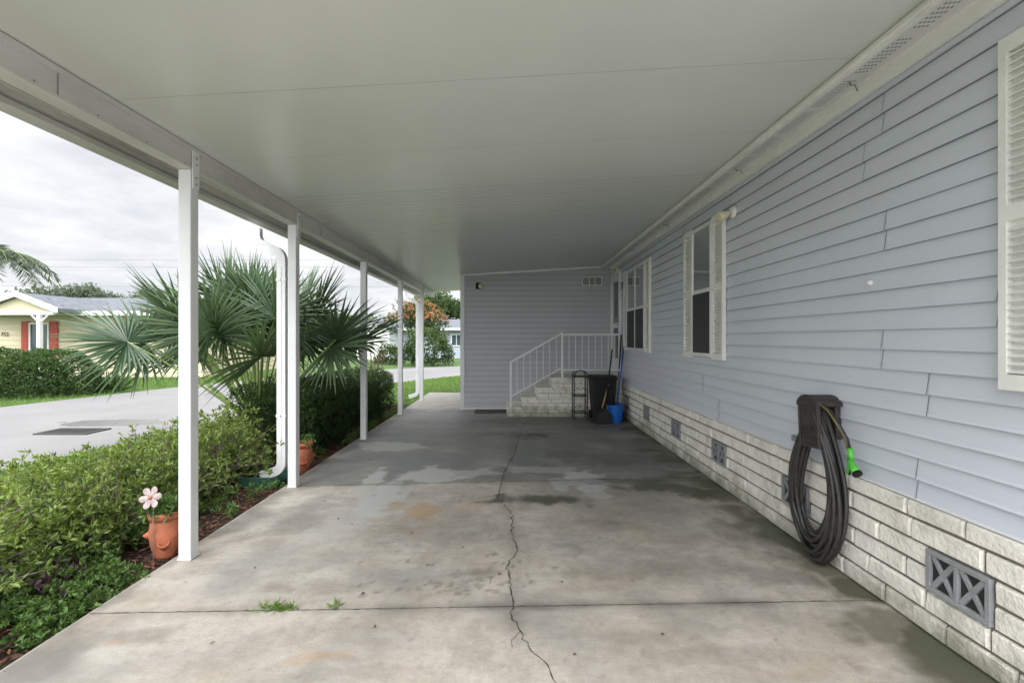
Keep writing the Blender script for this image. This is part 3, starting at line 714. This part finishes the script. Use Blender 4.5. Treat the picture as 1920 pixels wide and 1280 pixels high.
b=B(); b.tube([(p[0]-.010,p[1]-.002,p[2]+.005) for p in tail],.0035,5); b.obj('hose_stripe',YEL,hr,smooth=True)
nz_=empty('spray_nozzle',(1.84,2.6,.65),parent=hr)
b=B(); s_=.75; c0=Vector((1.845,2.625,.745))
q=lambda a,b_,c:tuple(c0+Vector((a,b_,c))*s_)
b.tube([q(0,0,.01),q(0,-.01,-.03),q(0,-.02,-.07)],[.014,.015,.011],10); b.tube([q(0,.01,-.07),q(-.005,-.03,-.098),q(-.01,-.06,-.125),q(-.015,-.09,-.145)],[.014,.017,.020,.023],12)
b.tube([q(0,.0,-.07),q(.005,.015,-.13),q(.005,.03,-.18)],[.012,.011,.010],10); b.obj('nozzle_body',GREEN,nz_,smooth=True)
b=B(); b.tube([q(-.006,-.02,-.115),q(-.004,-.015,-.15),q(0,.008,-.185)],.005,6); b.obj('nozzle_trigger',BLACK,nz_)
b=B(); b.lathe(q(-.015,-.09,-.145),[(0,0),(.025,0),(.025,.012),(0,.013)],14,0,Matrix.Rotation(2.2,3,'X')); b.obj('nozzle_tip',BLACK,nz_)

# ------------------------------------------------------------------ pots
def pot(x,y,z0,h,r,label,plant):
    e=empty('flower_pot',(x,y,z0),label=label,category='flower pot')
    b=B(); b.lathe((x,y,z0),[(0,0),(r*.62,0),(r*.66,h*.06),(r*.9,h*.3),(r*1.0,h*.55),(r*.9,h*.78),(r*.84,h*.85),(r*1.02,h*.87),(r*1.04,h*1.0),(r*.92,h*1.0),(r*.85,h*.8),(0,h*.8)],32)
    for k in range(4):
        a=k*math.pi/2+.5; R=Matrix.Rotation(a,3,'Z'); zc=h*(.35 if k%2 else .52)
        c=Vector((x,y,z0+zc))+R@Vector((r*.9,0,0)); b.lathe(c,[(.0,-h*.16),(r*.18,-h*.1),(r*.32,0),(r*.36,h*.06),(r*.28,h*.06),(r*.2,-h*.02),(0,-h*.05)],14,0,R@Matrix.Rotation(.45,3,'Y'))
    b.obj('pot_body',TERRA,e,smooth=True)
    n=plant; C=np.array([x,y,z0+h])+rng.normal(size=(n,3)).clip(-1.6,1.6)*np.array([r*.55,r*.55,h*.14]); C[:,2]=np.abs(C[:,2]-z0-h)+z0+h*.95
    O=C-np.array([x,y,z0+h*.5]); O/=np.linalg.norm(O,axis=1,keepdims=True)
    P,D,l,w=rosettes(C,O,7,.05,.018); leafobj('pot_plant',P,D,l,w,GC,rng.uniform(0,1,len(P)),e)
pot(-2.24,3.10,-.055,.30,.092,'terracotta strawberry pot with small green plants',110)
pot(-2.24,5.12,-.06,.31,.105,'terracotta strawberry pot beside the downspout',12)
fxx=-2.245
fl=empty('flower_ornament',(fxx,3.0,-.05),label='pinkish white metal flower garden stake by a pot',category='garden ornament')
b=B(); fc=Vector((fxx,2.98,.365)); b.tube([(fxx,3.0,-.05),(fxx,3.0,.355)],.003,6); b.obj('stake',STEEL,fl)
b=B(); Rf=Matrix.Rotation(math.radians(75),3,'X')@Matrix.Rotation(.2,3,'Z')
for k in range(6):
    a0=k*2*math.pi/6; ring=[]
    for j in range(10):
        t=j/9; an=(t-.5)*1.02; rr=.035+.035*math.sin(math.pi*t)**.6
        ring.append(tuple(fc+Rf@Vector((rr*math.cos(a0+an),rr*math.sin(a0+an),.008*math.sin(math.pi*t)))))
    for j in range(9): b.poly([tuple(fc+Rf@Vector((0,0,.002))),ring[j],ring[j+1]])
b.obj('petals',PETAL,fl)
b=B(); b.lathe(fc+Rf@Vector((0,0,.004)),[(0.012,0),(.010,.006),(0,.009)],12,0,Rf); b.obj('flower_centre',TERRA,fl,smooth=True)

# ------------------------------------------------------------------ azalea bushes
def bush(name,c,rad,n,Ln,Wd,mat,label,category,seed,k=7,twig=True,zmin=-.35,freq=1.7,amp=.4,group=None,shell=(.55,1.0),ntw=110):
    e=empty(name,(c[0],c[1],-.06),label=label,category=category)
    if group: e['group']=group
    C,O,t=clumped(c,rad,n,freq,amp,shell,zmin,seed)
    C=C[C[:,2]>-.04]
    if group: C=C[(C[:,0]<-2.14)&(((C[:,0]+2.24)**2+(C[:,1]-3.05)**2)>.05)]
    O=(C-np.array(c))/np.array(rad); O/=np.linalg.norm(O,axis=1,keepdims=True); O[:,2]+=.5
    P,D,l,w=rosettes(C,O,k,Ln,Wd)
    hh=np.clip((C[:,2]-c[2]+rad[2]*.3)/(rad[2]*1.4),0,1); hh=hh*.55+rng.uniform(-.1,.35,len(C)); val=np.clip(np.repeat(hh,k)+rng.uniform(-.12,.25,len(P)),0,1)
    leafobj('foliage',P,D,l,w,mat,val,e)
    if twig:
        b=B()
        for i in range(0,len(C),max(1,len(C)//ntw)):
            q=C[i]; base=Vector((c[0]+random.gauss(0,rad[0]*.12),c[1]+random.gauss(0,rad[1]*.12),-.06)); q=Vector(q); m_=base.lerp(q,.5)+Vector((random.gauss(0,.04),random.gauss(0,.04),.05))
            b.tube([base,m_,q],[.007,.005,.002],4,cap=False)
        b.obj('branches',BARK,e)
    return e
az='azalea bushes in the planting bed'
for i,(x,y,r,h) in enumerate([(-2.95,1.5,.5,.34),(-2.85,2.3,.44,.32),(-3.25,2.95,.44,.30),(-2.75,3.05,.32,.32),(-3.4,3.75,.44,.32),(-2.85,3.8,.40,.38),(-3.4,4.6,.44,.34),(-2.85,4.6,.44,.40),(-3.2,5.2,.40,.38)]):
    bush('azalea_bush',(x,y,.1),(r,r,h),850,.047,.017,AZ,'leafy green azalea bush in the mulch bed','bush',i,group=az,freq=3.2,amp=.95,shell=(.4,1.08),ntw=200)
# boxwood hedge
hd=empty('boxwood_hedge',(-2.75,7.4,-.06),label='clipped dark green boxwood hedge along the carport',category='hedge')
n=9500; x0,x1,ya,yb,zt=-3.3,-2.32,5.5,9.35,.82
u=rng.uniform(0,1,(n,3)); face=rng.choice(5,n,p=[.30,.34,.14,.13,.09])
P=np.empty((n,3)); P[:,0]=x0+u[:,0]*(x1-x0); P[:,1]=ya+u[:,1]*(yb-ya); P[:,2]=-.02+u[:,2]*(zt+.02); O=np.zeros((n,3))
dpt=rng.uniform(0,1,n)**1.5*.16
for k,(ax_,val,sg) in enumerate(((2,zt,1),(0,x1,1),(1,ya,-1),(0,x0,-1),(1,yb,1))):
    mk=face==k; P[mk,ax_]=val-sg*dpt[mk]; O[mk,ax_]=sg
wob=np.array([mn.fractal(Vector(p*2.1),1,2,3) for p in P]); P+=O*(wob*.13)[:,None]
cc=np.array([(x0+x1)/2,(ya+yb)/2,.3]); 
P[:,2]-=np.clip((np.abs(P[:,0]-cc[0])-.3)/.2,0,1)**2*.1*(P[:,2]>.5); P[:,2]-=np.clip((P[:,1]-6)/3.3,0,1)*.08*(P[:,2]>.5)
O+=np.array([0,0,.25]); Pq,D,l,w=rosettes(P,O,6,.03,.016,1.1)
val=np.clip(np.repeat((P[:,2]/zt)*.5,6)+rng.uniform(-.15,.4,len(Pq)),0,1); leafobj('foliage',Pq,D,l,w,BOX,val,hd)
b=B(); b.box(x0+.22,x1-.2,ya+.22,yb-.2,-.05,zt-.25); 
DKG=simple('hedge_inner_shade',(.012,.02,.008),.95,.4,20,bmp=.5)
for i in range(60):
    yy=random.uniform(ya+.1,yb-.1); xx=random.uniform(x0+.2,x1-.1); b.tube([(xx,yy,-.06),(xx+random.gauss(0,.08),yy+random.gauss(0,.08),.6)],[.01,.005],4,1)
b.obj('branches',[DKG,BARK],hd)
bush('rose_bush',(-2.9,9.9,.4),(.4,.4,.75),160,.05,.03,DRY,'thin twiggy reddish shrub past the hedge end','bush',31,k=4)
def scat(n,x0,x1,y0,y1,dens=None):
    P=np.stack([rng.uniform(x0,x1,n),rng.uniform(y0,y1,n),np.full(n,-.05)],1); return P
n=4600; C=scat(n,-3.0,-2.12,1.2,3.6); nn=np.array([mn.fractal(Vector((p[0]*3,p[1]*3,2)),1,2,3) for p in C]); lim=3.0+nn*.9-(C[:,0]+2.1)*.5
C=C[(C[:,1]<lim)&(nn>-.30)&(((C[:,0]+2.24)**2+(C[:,1]-3.0)**2)>.045)]; C[:,2]+=rng.uniform(0,.13,len(C))*np.clip((-2.08-C[:,0])/.15,.25,1)
C[:,0]+=rng.normal(0,.03,len(C))
P,D,l,w=rosettes(C,np.tile([0,0,1.],(len(C),1)),7,.034,.016,1.0); leafobj('ground_cover',P,D,l,w,GC,rng.uniform(0,1,len(P)),kind='stuff')
C=scat(1100,-2.6,-2.1,3.3,9.6); nn=np.array([mn.fractal(Vector((p[0]*4,p[1]*2.2,9)),1,2,3) for p in C]); C=C[nn>.12]; C[:,2]+=rng.uniform(0,.1,len(C))
P,D,l,w=rosettes(C,np.tile([0,0,1.],(len(C),1)),8,.06,.014,1.0); leafobj('ground_fern',P,D,l,w,GC,rng.uniform(.2,1,len(P)),kind='stuff')
C=np.array([[-2.5,2.55,.03],[-2.42,2.68,.02],[-2.6,2.75,.05],[-2.36,2.5,.0]]); C=np.repeat(C,9,0)+rng.normal(0,.035,(36,3)); 
P,D,l,w=rosettes(C,np.tile([0,0,1.],(len(C),1)),4,.06,.035,1.0); leafobj('purple_ground_cover',P,D,l,w,PURP,rng.uniform(0,1,len(P)),kind='stuff')
n=14000; P=scat(n,-4.0,-2.09,1.0,8.5); P[:,2]+=rng.uniform(0,.02,n); D=rng.normal(size=(n,3)); D[:,2]*=.25
leafobj('mulch_chips',P,D,rng.uniform(.02,.06,n),rng.uniform(.008,.02,n),MUL,rng.uniform(0,1,n),up=np.tile([0,0,1.],(n,1)),kind='stuff')
def roadx(y): return np.interp(y,[p[1] for p in right],[p[0] for p in right])
def blades(name,P,h,**k):
    n=len(P); D=rng.normal(size=(n,3))*.35; D[:,2]=1; leafobj(name,P,D,h*rng.uniform(.6,1.3,n),rng.uniform(.006,.010,n)*(1+P[:,1]*.06),GB,rng.uniform(0,1,n),kind='stuff',**k)
P1=scat(42000,-5.9,-3.6,2.0,16); P1=P1[P1[:,0]>roadx(P1[:,1])+rng.normal(0,.03,len(P1))]
P2=scat(20000,-3.9,0.5,10.0,19); P2=P2[(P2[:,0]>roadx(P2[:,1]))&~((P2[:,0]>-2.12)&(P2[:,1]<12.1))]
P3=scat(26000,-16,-9,8,20); lx=np.interp(P3[:,1],[p[1] for p in left],[p[0] for p in left]); P3=P3[P3[:,0]<lx]
PP=np.concatenate([P1,P2,P3]); PP[:,2]=-.1; blades('lawn_grass',PP,.06)
tx,ty=gp(515,1143); P=np.stack([rng.normal(tx,.05,160),rng.normal(2.40,.012,160),np.zeros(160)],1); t2=gp(625,1139)
P=np.concatenate([P,np.stack([rng.normal(t2[0],.01,25),rng.normal(2.42,.008,25),np.zeros(25)],1)])
D=rng.normal(size=(len(P),3)); D[:,2]=np.abs(D[:,2])*.7+.2; leafobj('joint_weeds',P,D,rng.uniform(.02,.06,len(P)),.006,GB,rng.uniform(.2,1,len(P)),kind='stuff')
lp=[gp(*q) for q in ((345,1092),(480,1065),(1247,1190),(660,985),(770,1000),(870,1025),(1080,1225),(700,1180),(390,1210),(1130,1010),(610,940))]
lp+=[(random.uniform(-1.9,1.7),random.uniform(2,7)) for _ in range(22)]
P=np.array([[a,c,.006] for a,c in lp]); D=rng.normal(size=(len(P),3)); D[:,2]*=.1
leafobj('fallen_leaves',P,D,rng.uniform(.012,.04,len(P)),.014,DRY,rng.uniform(0,1,len(P)),up=np.tile([0,0,1.],(len(P),1)),kind='stuff')

# ------------------------------------------------------------------ palm
random.seed(21)
pc=Vector((-3.15,5.95,0)); pe=empty('fan_palm',(pc.x,pc.y,-.06),label='young fan palm with spreading fronds in the bed',category='palm tree')
b=B(); b.tube([(pc.x,pc.y,-.1),(pc.x,pc.y,.15),(pc.x,pc.y,.45)],[.17,.14,.07],12)
for i in range(40):
    a=i*2.4; z=.0+i*.011; b.tube([(pc.x+.10*math.cos(a),pc.y+.10*math.sin(a),z),(pc.x+.17*math.cos(a),pc.y+.17*math.sin(a),z+.12)],[.03,.012],5)
b.obj('trunk',BARK,pe)
bp=B(); Vf=[];Ff=[];Vv=[]
nf=37
for i in range(nf):
    t=i/(nf-1); az_=i*2.39996+random.gauss(0,.2); el=math.radians(88-40*t**.9+random.gauss(0,4))
    if i>=34: t=.9; az_=math.radians((165,190,148)[i-34]); el=math.radians((44,50,46)[i-34])
    dirv=Vector((math.cos(az_)*math.cos(el)*1.15,math.sin(az_)*math.cos(el)*.9,math.sin(el)))
    Lp=random.uniform(1.3,1.62)
    if dirv.x<-.2: Lp*=1.08
    base=pc+Vector((dirv.x*.1,dirv.y*.1,.3)); sag=Vector((0,0,-1))
    pt=[base+dirv*Lp*s_+sag*(.24*math.cos(el)*Lp*s_*s_) for s_ in (0,.25,.5,.75,1)]
    bp.tube(pt,[.021,.016,.013,.011,.009],6)
    hub=pt[-1]; u=(pt[-1]-pt[-2]).normalized(); u=(u+Vector((dirv.x*.5,dirv.y*.35,-.28*math.cos(el)))).normalized()
    n_=(Vector((0,0,1))-u*u.z); n_=n_.normalized() if n_.length>.1 else Vector((math.cos(az_),math.sin(az_),0))
    n_=Matrix.Rotation(random.uniform(-1.2,1.2),3,u)@n_
    s_=u.cross(n_).normalized(); FL=random.uniform(.66,.82); ns=46; vcol=random.uniform(.0,.6)
    for k in range(ns):
        a=(k/(ns-1)-.5)*math.radians(290)+random.gauss(0,.025); sd=(u*math.cos(a)+s_*math.sin(a)+n_*(.12+.10*math.cos(a*2)+random.gauss(0,.06))).normalized()
        ln=FL*(.80+.20*math.cos(a*.7))*random.uniform(.88,1.08); wdir=(n_.cross(sd)).normalized(); nn_=sd.cross(wdir).normalized()
        k0=len(Vf); dr=random.uniform(.02,.14)*(1.3 if t>.6 else 1)
        tip=hub+sd*ln
        if tip.x>-2.5 and tip.z>2.34 and sd.z>0: ln=max(.12,min(ln,(2.34-hub.z)/sd.z)) if hub.z<2.3 else .12
        for q_,w_ in ((0,.003),(.3,.015),(.55,.017),(.8,.009),(1,.001)):
            p=hub+sd*ln*q_+Vector((0,0,-1))*dr*ln*q_**3
            for e_,f_ in ((-1,0),(0,-.6),(1,0)): Vf.append(tuple(p+wdir*w_*e_+nn_*w_*f_)); Vv.append(min(1,max(0,vcol+.3*q_+random.gauss(0,.08))))
        for r_ in range(4):
            for e_ in range(2): a0=k0+r_*3+e_; Ff.append((a0,a0+1,a0+4,a0+3))
bp.obj('petioles',PET,pe,smooth=True)
mkobj('crown',np.array(Vf),Ff,PALM,pe,attr={'v':np.array(Vv)})
# ------------------------------------------------------------------ trees
def tree(name,x,y,h,cr,label,mat=FOL,n=2200,leaf=.16,seed=0,cat='tree',trunkr=.15,extra=None,lobes=7,zc=None):
    e=empty(name,(x,y,-.1),label=label,category=cat)
    b=B(); ztr=h-cr[2]*1.2; b.tube([(x,y,-.15),(x+.1,y,ztr*.5),(x,y,ztr)],[trunkr*1.3,trunkr,trunkr*.8],8)
    P_=[];D_=[]
    rs=np.random.default_rng(seed)
    for i in range(lobes):
        d=rs.normal(size=3); d/=np.linalg.norm(d); d[2]=abs(d[2])*.9-.25
        c=np.array([x,y,h-cr[2]])+d*np.array(cr)*.62; b.tube([(x,y,ztr*.85),tuple((np.array([x,y,ztr])*.5+c*.5)),tuple(c)],[trunkr*.6,trunkr*.35,trunkr*.15],5)
        C,O,t=clumped(c,np.array(cr)*rs.uniform(.38,.55),n//lobes,2.2,.6,(.3,1.0),-1,seed+i)
        P_.append(C);D_.append(O)
    b.obj('trunk',BARK,e)
    C=np.concatenate(P_);O=np.concatenate(D_); P,D,l,w=rosettes(C,O,4,leaf,leaf*.5,1.2)
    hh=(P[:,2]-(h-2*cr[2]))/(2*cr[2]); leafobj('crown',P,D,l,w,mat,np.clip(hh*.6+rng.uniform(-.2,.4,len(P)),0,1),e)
    if extra is not None:
        mk=C[:,2]>h-cr[2]*1.1; Q=C[mk]; OO=O[mk]; cl=np.array([mn.fractal(Vector(q*1.6),1,2,3) for q in Q])>-.05; Q=Q[cl];OO=OO[cl]; Q=Q+np.array([0,-.05,.08]); P,D,l,w=rosettes(Q,OO,4,leaf*.8,leaf*.5,1.2)
        leafobj('blossoms',P,D,l,w,extra,rng.uniform(0,1,len(P)),e)
    return e
tree('flowering_tree',-5.5,28,3.75,(1.9,1.7,1.3),'small tree with orange seed blossoms across the street',n=2600,leaf=.13,seed=3,extra=ORA,lobes=12)
tree('oak_tree',-8.2,52,7.0,(3.6,3,2.6),'large green tree behind the far house',n=2600,leaf=.3,seed=5,lobes=9)
tree('oak_tree',-1.5,55,7.5,(4,3,3),'large green tree behind the far house',n=2600,leaf=.3,seed=6,lobes=9)
tree('bare_tree',-36.5,40,6.3,(4.2,3,1.9),'sparse hazy tree behind the cream house',mat=FOL2,n=2600,leaf=.22,seed=8,lobes=11)
tree('bare_tree',-30.5,42,5.8,(4,3,1.7),'sparse hazy tree behind the cream house',mat=FOL2,n=2000,leaf=.22,seed=9,lobes=9)
for i,(x,y,h) in enumerate([(-14,46,3.8),(-18,50,4.4),(-22,52,4.4),(-11.5,54,4.4)]):
    tree('shade_tree',x,y,h,(2.8,2.2,1.8),'green tree beyond the lawn',n=1500,leaf=.26,seed=20+i,lobes=7,)
bush('round_shrub',(-4.6,26,.7),(1.35,1.2,1.15),1100,.15,.07,FOL,'large round green shrub at the street edge','bush',41,k=5,twig=False,zmin=-.7)
bush('round_shrub',(-6.9,27,.3),(.8,.7,.7),500,.13,.06,FOL,'low green shrub in front of the far house','bush',42,k=5,twig=False,zmin=-.7)
bush('clipped_shrub',(-11.9,12.3,.25),(1.15,1.0,.80),3600,.07,.035,BOX,'rounded clipped green shrub across the street','bush',43,k=5,twig=False,zmin=-.6,amp=.18,shell=(.85,1.0))
bush('clipped_shrub',(-13.4,12.8,.25),(1.15,1.0,.80),3000,.07,.035,BOX,'rounded clipped green shrub across the street','bush',44,k=5,twig=False,zmin=-.6,amp=.18,shell=(.85,1.0))
e=empty('spiky_plant',(-10.9,13,-.1),label='low spiky strap-leaf plant beside the clipped shrub',category='plant')
n=160; P=np.tile([-10.9,13,-.08],(n,1))+rng.normal(0,.1,(n,3))*[1,1,0]; D=rng.normal(size=(n,3)); D[:,2]=np.abs(D[:,2])+.3
leafobj('foliage',P,D,rng.uniform(.4,.75,n),.05,BOX,rng.uniform(.2,1,n),e)
C=np.stack([rng.uniform(-75,10,5000),rng.uniform(80,92,5000),rng.uniform(-.1,1,5000)],1); hh=np.array([3.4+2.6*mn.fractal(Vector((c[0]*.09,3,0)),1,2,4) for c in C]); C[:,2]=C[:,2]*hh
P,D,l,w=rosettes(C,np.tile([0,-1,.5],(5000,1)),4,.9,.6,1.0); leafobj('distant_tree_line',P,D,l,w,FOL,rng.uniform(0,.8,len(P)),kind='stuff')
# feather palm
fp=empty('feather_palm',(-32.4,30,-.1),label='tall feather palm with drooping fronds against sky',category='palm tree')
fx=-32.3
b=B(); b.tube([(fx-.1,30,-.1),(fx,30,3),(fx,30,6.6)],[.22,.18,.14],10); b.obj('trunk',BARK,fp)
Pp=[];Dd=[]; bs_=B()
for i in range(20):
    a=i*2.4; el=math.radians(random.uniform(0,65)); d=Vector((math.cos(a)*math.cos(el),math.sin(a)*math.cos(el),math.sin(el))); o=Vector((fx,30,6.6)); sp_=[]
    for k in range(15):
        t=k/14; p=o+d*3.0*t+Vector((0,0,-1))*2.1*t*t; sp_.append(p)
    bs_.tube(sp_,[.035*(1-k/16) for k in range(15)],5)
    for k in range(2,15):
        tv=(sp_[k]-sp_[k-1]).normalized(); sd=tv.cross(Vector((0,0,1))).normalized()
        for s2 in (-1,1):
            for m_ in range(3): Pp.append(sp_[k]+tv*random.uniform(-.1,.1)); Dd.append(sd*s2+tv*.5+Vector((0,0,random.uniform(-.9,-.2))))
bs_.obj('frond_stems',PET,fp)
leafobj('crown',np.array([tuple(p) for p in Pp]),np.array([tuple(p) for p in Dd]),.75,.06,FOL2,rng.uniform(0,.6,len(Pp)),fp)
for z,y in ((7.9,40),(7.3,40),(5.9,42)):
    b=B(); b.tube([(-70+i*10,y,z+.004*((i-5)**2)*3) for i in range(11)],.010,5)
    b.obj('overhead_wire',WIRE,label='thin overhead utility wire crossing the sky',category='power line')
# ------------------------------------------------------------------ houses across
def lapwall(b,axis,C,s0,s1,z0,z1,lap=.2,out=-1,m=0):
    z=z0
    P=lambda s,o,zz:(C+out*o,s,zz) if axis=='x' else (s,C+out*o,zz)
    while z<z1-1e-3:
        zt=min(z+lap,z1); b.poly([P(s0,.03,z),P(s1,.03,z),P(s1,.008,zt),P(s0,.008,zt)],m); b.poly([P(s0,.03,z),P(s1,.03,z),P(s1,0,z),P(s0,0,z)],m); z+=lap
def farwin(par,x0,x1,z0,z1,y,sh=None):
    w=empty('window',((x0+x1)/2,y,z0),parent=par); b=B(); t=.06
    for q in ((x0,x1,z0,z0+t),(x0,x1,z1-t,z1),(x0,x0+t,z0+t,z1-t),(x1-t,x1,z0+t,z1-t),((x0+x1)/2-.02,(x0+x1)/2+.02,z0+t,z1-t)): b.box(q[0],q[1],y-.10,y-.032,q[2],q[3])
    b.obj('window_frame',WHITE,w)
    b=B(); b.box(x0+t,x1-t,y-.06,y-.033,z0+t,z1-t); b.obj('window_pane',GLASSD,w)
    if sh:
        for a,c in ((x0-.3,x0-.01),(x1+.01,x1+.3)):
            b=B(); b.box(a,c,y-.08,y-.034,z0-.05,z1+.05)
            z=z0
            while z<z1: b.box(a+.03,c-.03,y-.10,y-.081,z,z+.03); z+=.07
            b.obj('shutter',sh,w)
h1=empty('cream_house',(-16,18,-.1),label='cream sided house with gabled porch and red shutters',category='house')
hx0,hx1=-24,-11.6
b=B(); lapwall(b,'y',18,hx0,hx1,-.1,2.3); lapwall(b,'x',hx1,18,26,-.1,2.3,out=1); b.box(hx0,hx1-.001,18.001,26,-.1,2.3); b.obj('wall',CREAM,h1)
b=B(); b.prismx([(17.5,2.22),(22,3.1),(26.5,2.22),(26.5,2.32),(22,3.22),(17.5,2.34)],hx0-.4,hx1+.4); b.box(hx0-.4,hx1+.4,17.44,17.5,2.2,2.36,1); b.obj('roof',[SHING,WHITE],h1)
farwin(h1,-18.05,-17.3,.75,1.95,18,REDSH); farwin(h1,-21,-20.2,.75,1.95,18,REDSH)
pr=empty('porch',(-17.3,16.9,-.1),parent=h1); px0,px1,pxm=-18.7,-15.65,-17.05
b=B(); b.prismy([(px0,2.3),(pxm,2.84),(px1,2.3),(px1,2.40),(pxm,2.95),(px0,2.40)],16.5,20,0); b.prismy([(px0-.02,2.24),(pxm,2.80),(px1+.02,2.24),(px1+.02,2.42),(pxm,2.98),(px0-.02,2.42)],16.42,16.5,1)
b.poly([(px0+.3,16.6,2.3),(px1-.3,16.6,2.3),(pxm,16.6,2.80)],2); b.box(px0+.2,px1-.2,16.55,16.65,2.18,2.3,1)
b.obj('porch_roof',[SHING,WHITE,CREAM],pr)
for xx in (-16.35,-18.6):
    b=B(); b.box(xx-.06,xx+.06,16.54,16.66,-.1,2.18); 
    b.tube([(xx,16.6,1.9),(xx+.3,16.6,2.18)],.03,6); b.tube([(xx,16.6,1.9),(xx-.3,16.6,2.18)],.03,6); b.obj('porch_column',WHITE,pr)
text_obj('house_number','752',.2,(-19.0,17.955,1.45),(math.radians(90),0,0),BLACK,h1)
h2=empty('grey_house',(-4,36,-.1),label='low grey-blue house with white gabled carport',category='house')
b=B(); lapwall(b,'y',36,-9,6,-.1,2.05); b.box(-9,6,36.01,44,-.1,2.05); b.obj('wall',GREYSID,h2)
b=B(); b.prismx([(35.4,2.0),(40,2.85),(44.6,2.0),(44.6,2.1),(40,2.97),(35.4,2.12)],-9.4,6.4); b.box(-9.4,6.4,35.34,35.4,1.98,2.14,1); b.obj('roof',[SHING,WHITE],h2)
b=B(); b.box(-10.9,-8.6,33.5,36,-.1,2.0,0); b.prismy([(-11.3,1.95),(-9.75,2.6),(-8.2,1.95),(-8.2,2.07),(-9.75,2.74),(-11.3,2.07)],33.2,37,1); b.poly([(-10.9,33.45,2.0),(-8.6,33.45,2.0),(-9.75,33.45,2.62)],0); b.box(-10.4,-9.0,33.44,33.49,-.1,1.9,2); b.obj('garage',[WHITE,SHING,TRIM],h2)
farwin(h2,-4.6,-3.8,.8,1.7,36); farwin(h2,-7.6,-6.8,.8,1.7,36)
b=B(); b.box(-3.3,-2.5,35.9,35.96,-.1,1.9); b.box(-3.15,-2.65,35.87,35.9,.9,1.75,1); b.obj('door',[WHITE,GLASSD],h2)
dr=empty('storm_drain',(-6.8,7.45,-.09),label='dark metal storm drain grate in the road',category='drain grate')
b=B(); b.box(-7.2,-6.4,7.2,7.66,-.089,-.084,1)
GRT=simple('rusty_iron_grate',(.06,.055,.05),.7)
for q in ((-7.2,-6.4,7.2,7.235),(-7.2,-6.4,7.625,7.66),(-7.2,-7.165,7.235,7.625),(-6.435,-6.4,7.235,7.625)): b.box(*q,-.0835,-.07)
for i in range(12): xx=-7.14+i*.06; b.box(xx,xx+.02,7.235,7.625,-.0835,-.072)
b.obj('grate',[GRT,DARK],dr)

# ------------------------------------------------------------------ world, sun, camera
w=bpy.data.worlds.new('World'); scene.world=w; w.use_nodes=True; nt=w.node_tree
bg=nt.nodes['Background']; out=nt.nodes['World Output']
sky=N(nt,'ShaderNodeTexSky',sky_type='NISHITA'); sky.sun_disc=False; el=math.radians(50); rot=math.radians(200); sky.sun_elevation=el; sky.sun_rotation=rot
L(nt,sky.outputs[0],bg.inputs[0]); bg.inputs[1].default_value=.13
tc=N(nt,'ShaderNodeTexCoord'); sx=N(nt,'ShaderNodeSeparateXYZ'); L(nt,tc.outputs['Generated'],sx.inputs[0])
zc=math_(nt,'MAXIMUM',sx.outputs[2],0.0)
za=math_(nt,'ADD',zc,.16); cb=N(nt,'ShaderNodeCombineXYZ'); L(nt,math_(nt,'DIVIDE',sx.outputs[0],za),cb.inputs[0]); L(nt,math_(nt,'DIVIDE',sx.outputs[1],za),cb.inputs[1])
nn=noise(nt,cb.outputs[0],1.3,8,.6); n2=noise(nt,cb.outputs[0],.45,5,.5)
shade=ramp(nt,nn,.36,.62,(.70,.73,.78,1),(1,1,1,1))
zen=N(nt,'ShaderNodeMapRange'); L(nt,zc,zen.inputs[0]); zen.inputs[1].default_value=.28; zen.inputs[2].default_value=.8; zen.inputs[3].default_value=1.10; zen.inputs[4].default_value=3.35
back=math_(nt,'ADD',math_(nt,'MULTIPLY',math_(nt,'MAXIMUM',math_(nt,'MULTIPLY',sx.outputs[1],-1.0),0.0),2.3),1.0)
b2=N(nt,'ShaderNodeBackground'); L(nt,shade,b2.inputs[0]); L(nt,math_(nt,'MULTIPLY',zen.outputs[0],back),b2.inputs[1])
mx=N(nt,'ShaderNodeMixShader'); L(nt,ramp(nt,n2,.30,.5,(.85,.85,.85,1),(.97,.97,.97,1)),mx.inputs[0]); L(nt,bg.outputs[0],mx.inputs[1]); L(nt,b2.outputs[0],mx.inputs[2]); L(nt,mx.outputs[0],out.inputs[0])
sl_=bpy.data.lights.new('sun','SUN'); sl_.energy=1.3; sl_.angle=math.radians(25); sl_.color=(1,.96,.9)
so=bpy.data.objects.new('sun',sl_); col.objects.link(so)
sd=Vector((math.sin(rot)*math.cos(el),math.cos(rot)*math.cos(el),math.sin(el))); so.rotation_euler=sd.to_track_quat('Z','Y').to_euler(); so.location=(0,0,20)
cam=bpy.data.cameras.new('camera'); cam.lens=900/1920*36; cam.sensor_width=36; cam.shift_y=-.0026; cam.shift_x=-.0005; cam.clip_end=2000; cam.clip_start=.05
co=bpy.data.objects.new('camera',cam); col.objects.link(co); co.location=(0,0,H); co.rotation_euler=(math.radians(90),0,0); scene.camera=co
scene.view_settings.view_transform='Standard'; scene.view_settings.look='None'; scene.view_settings.exposure=0
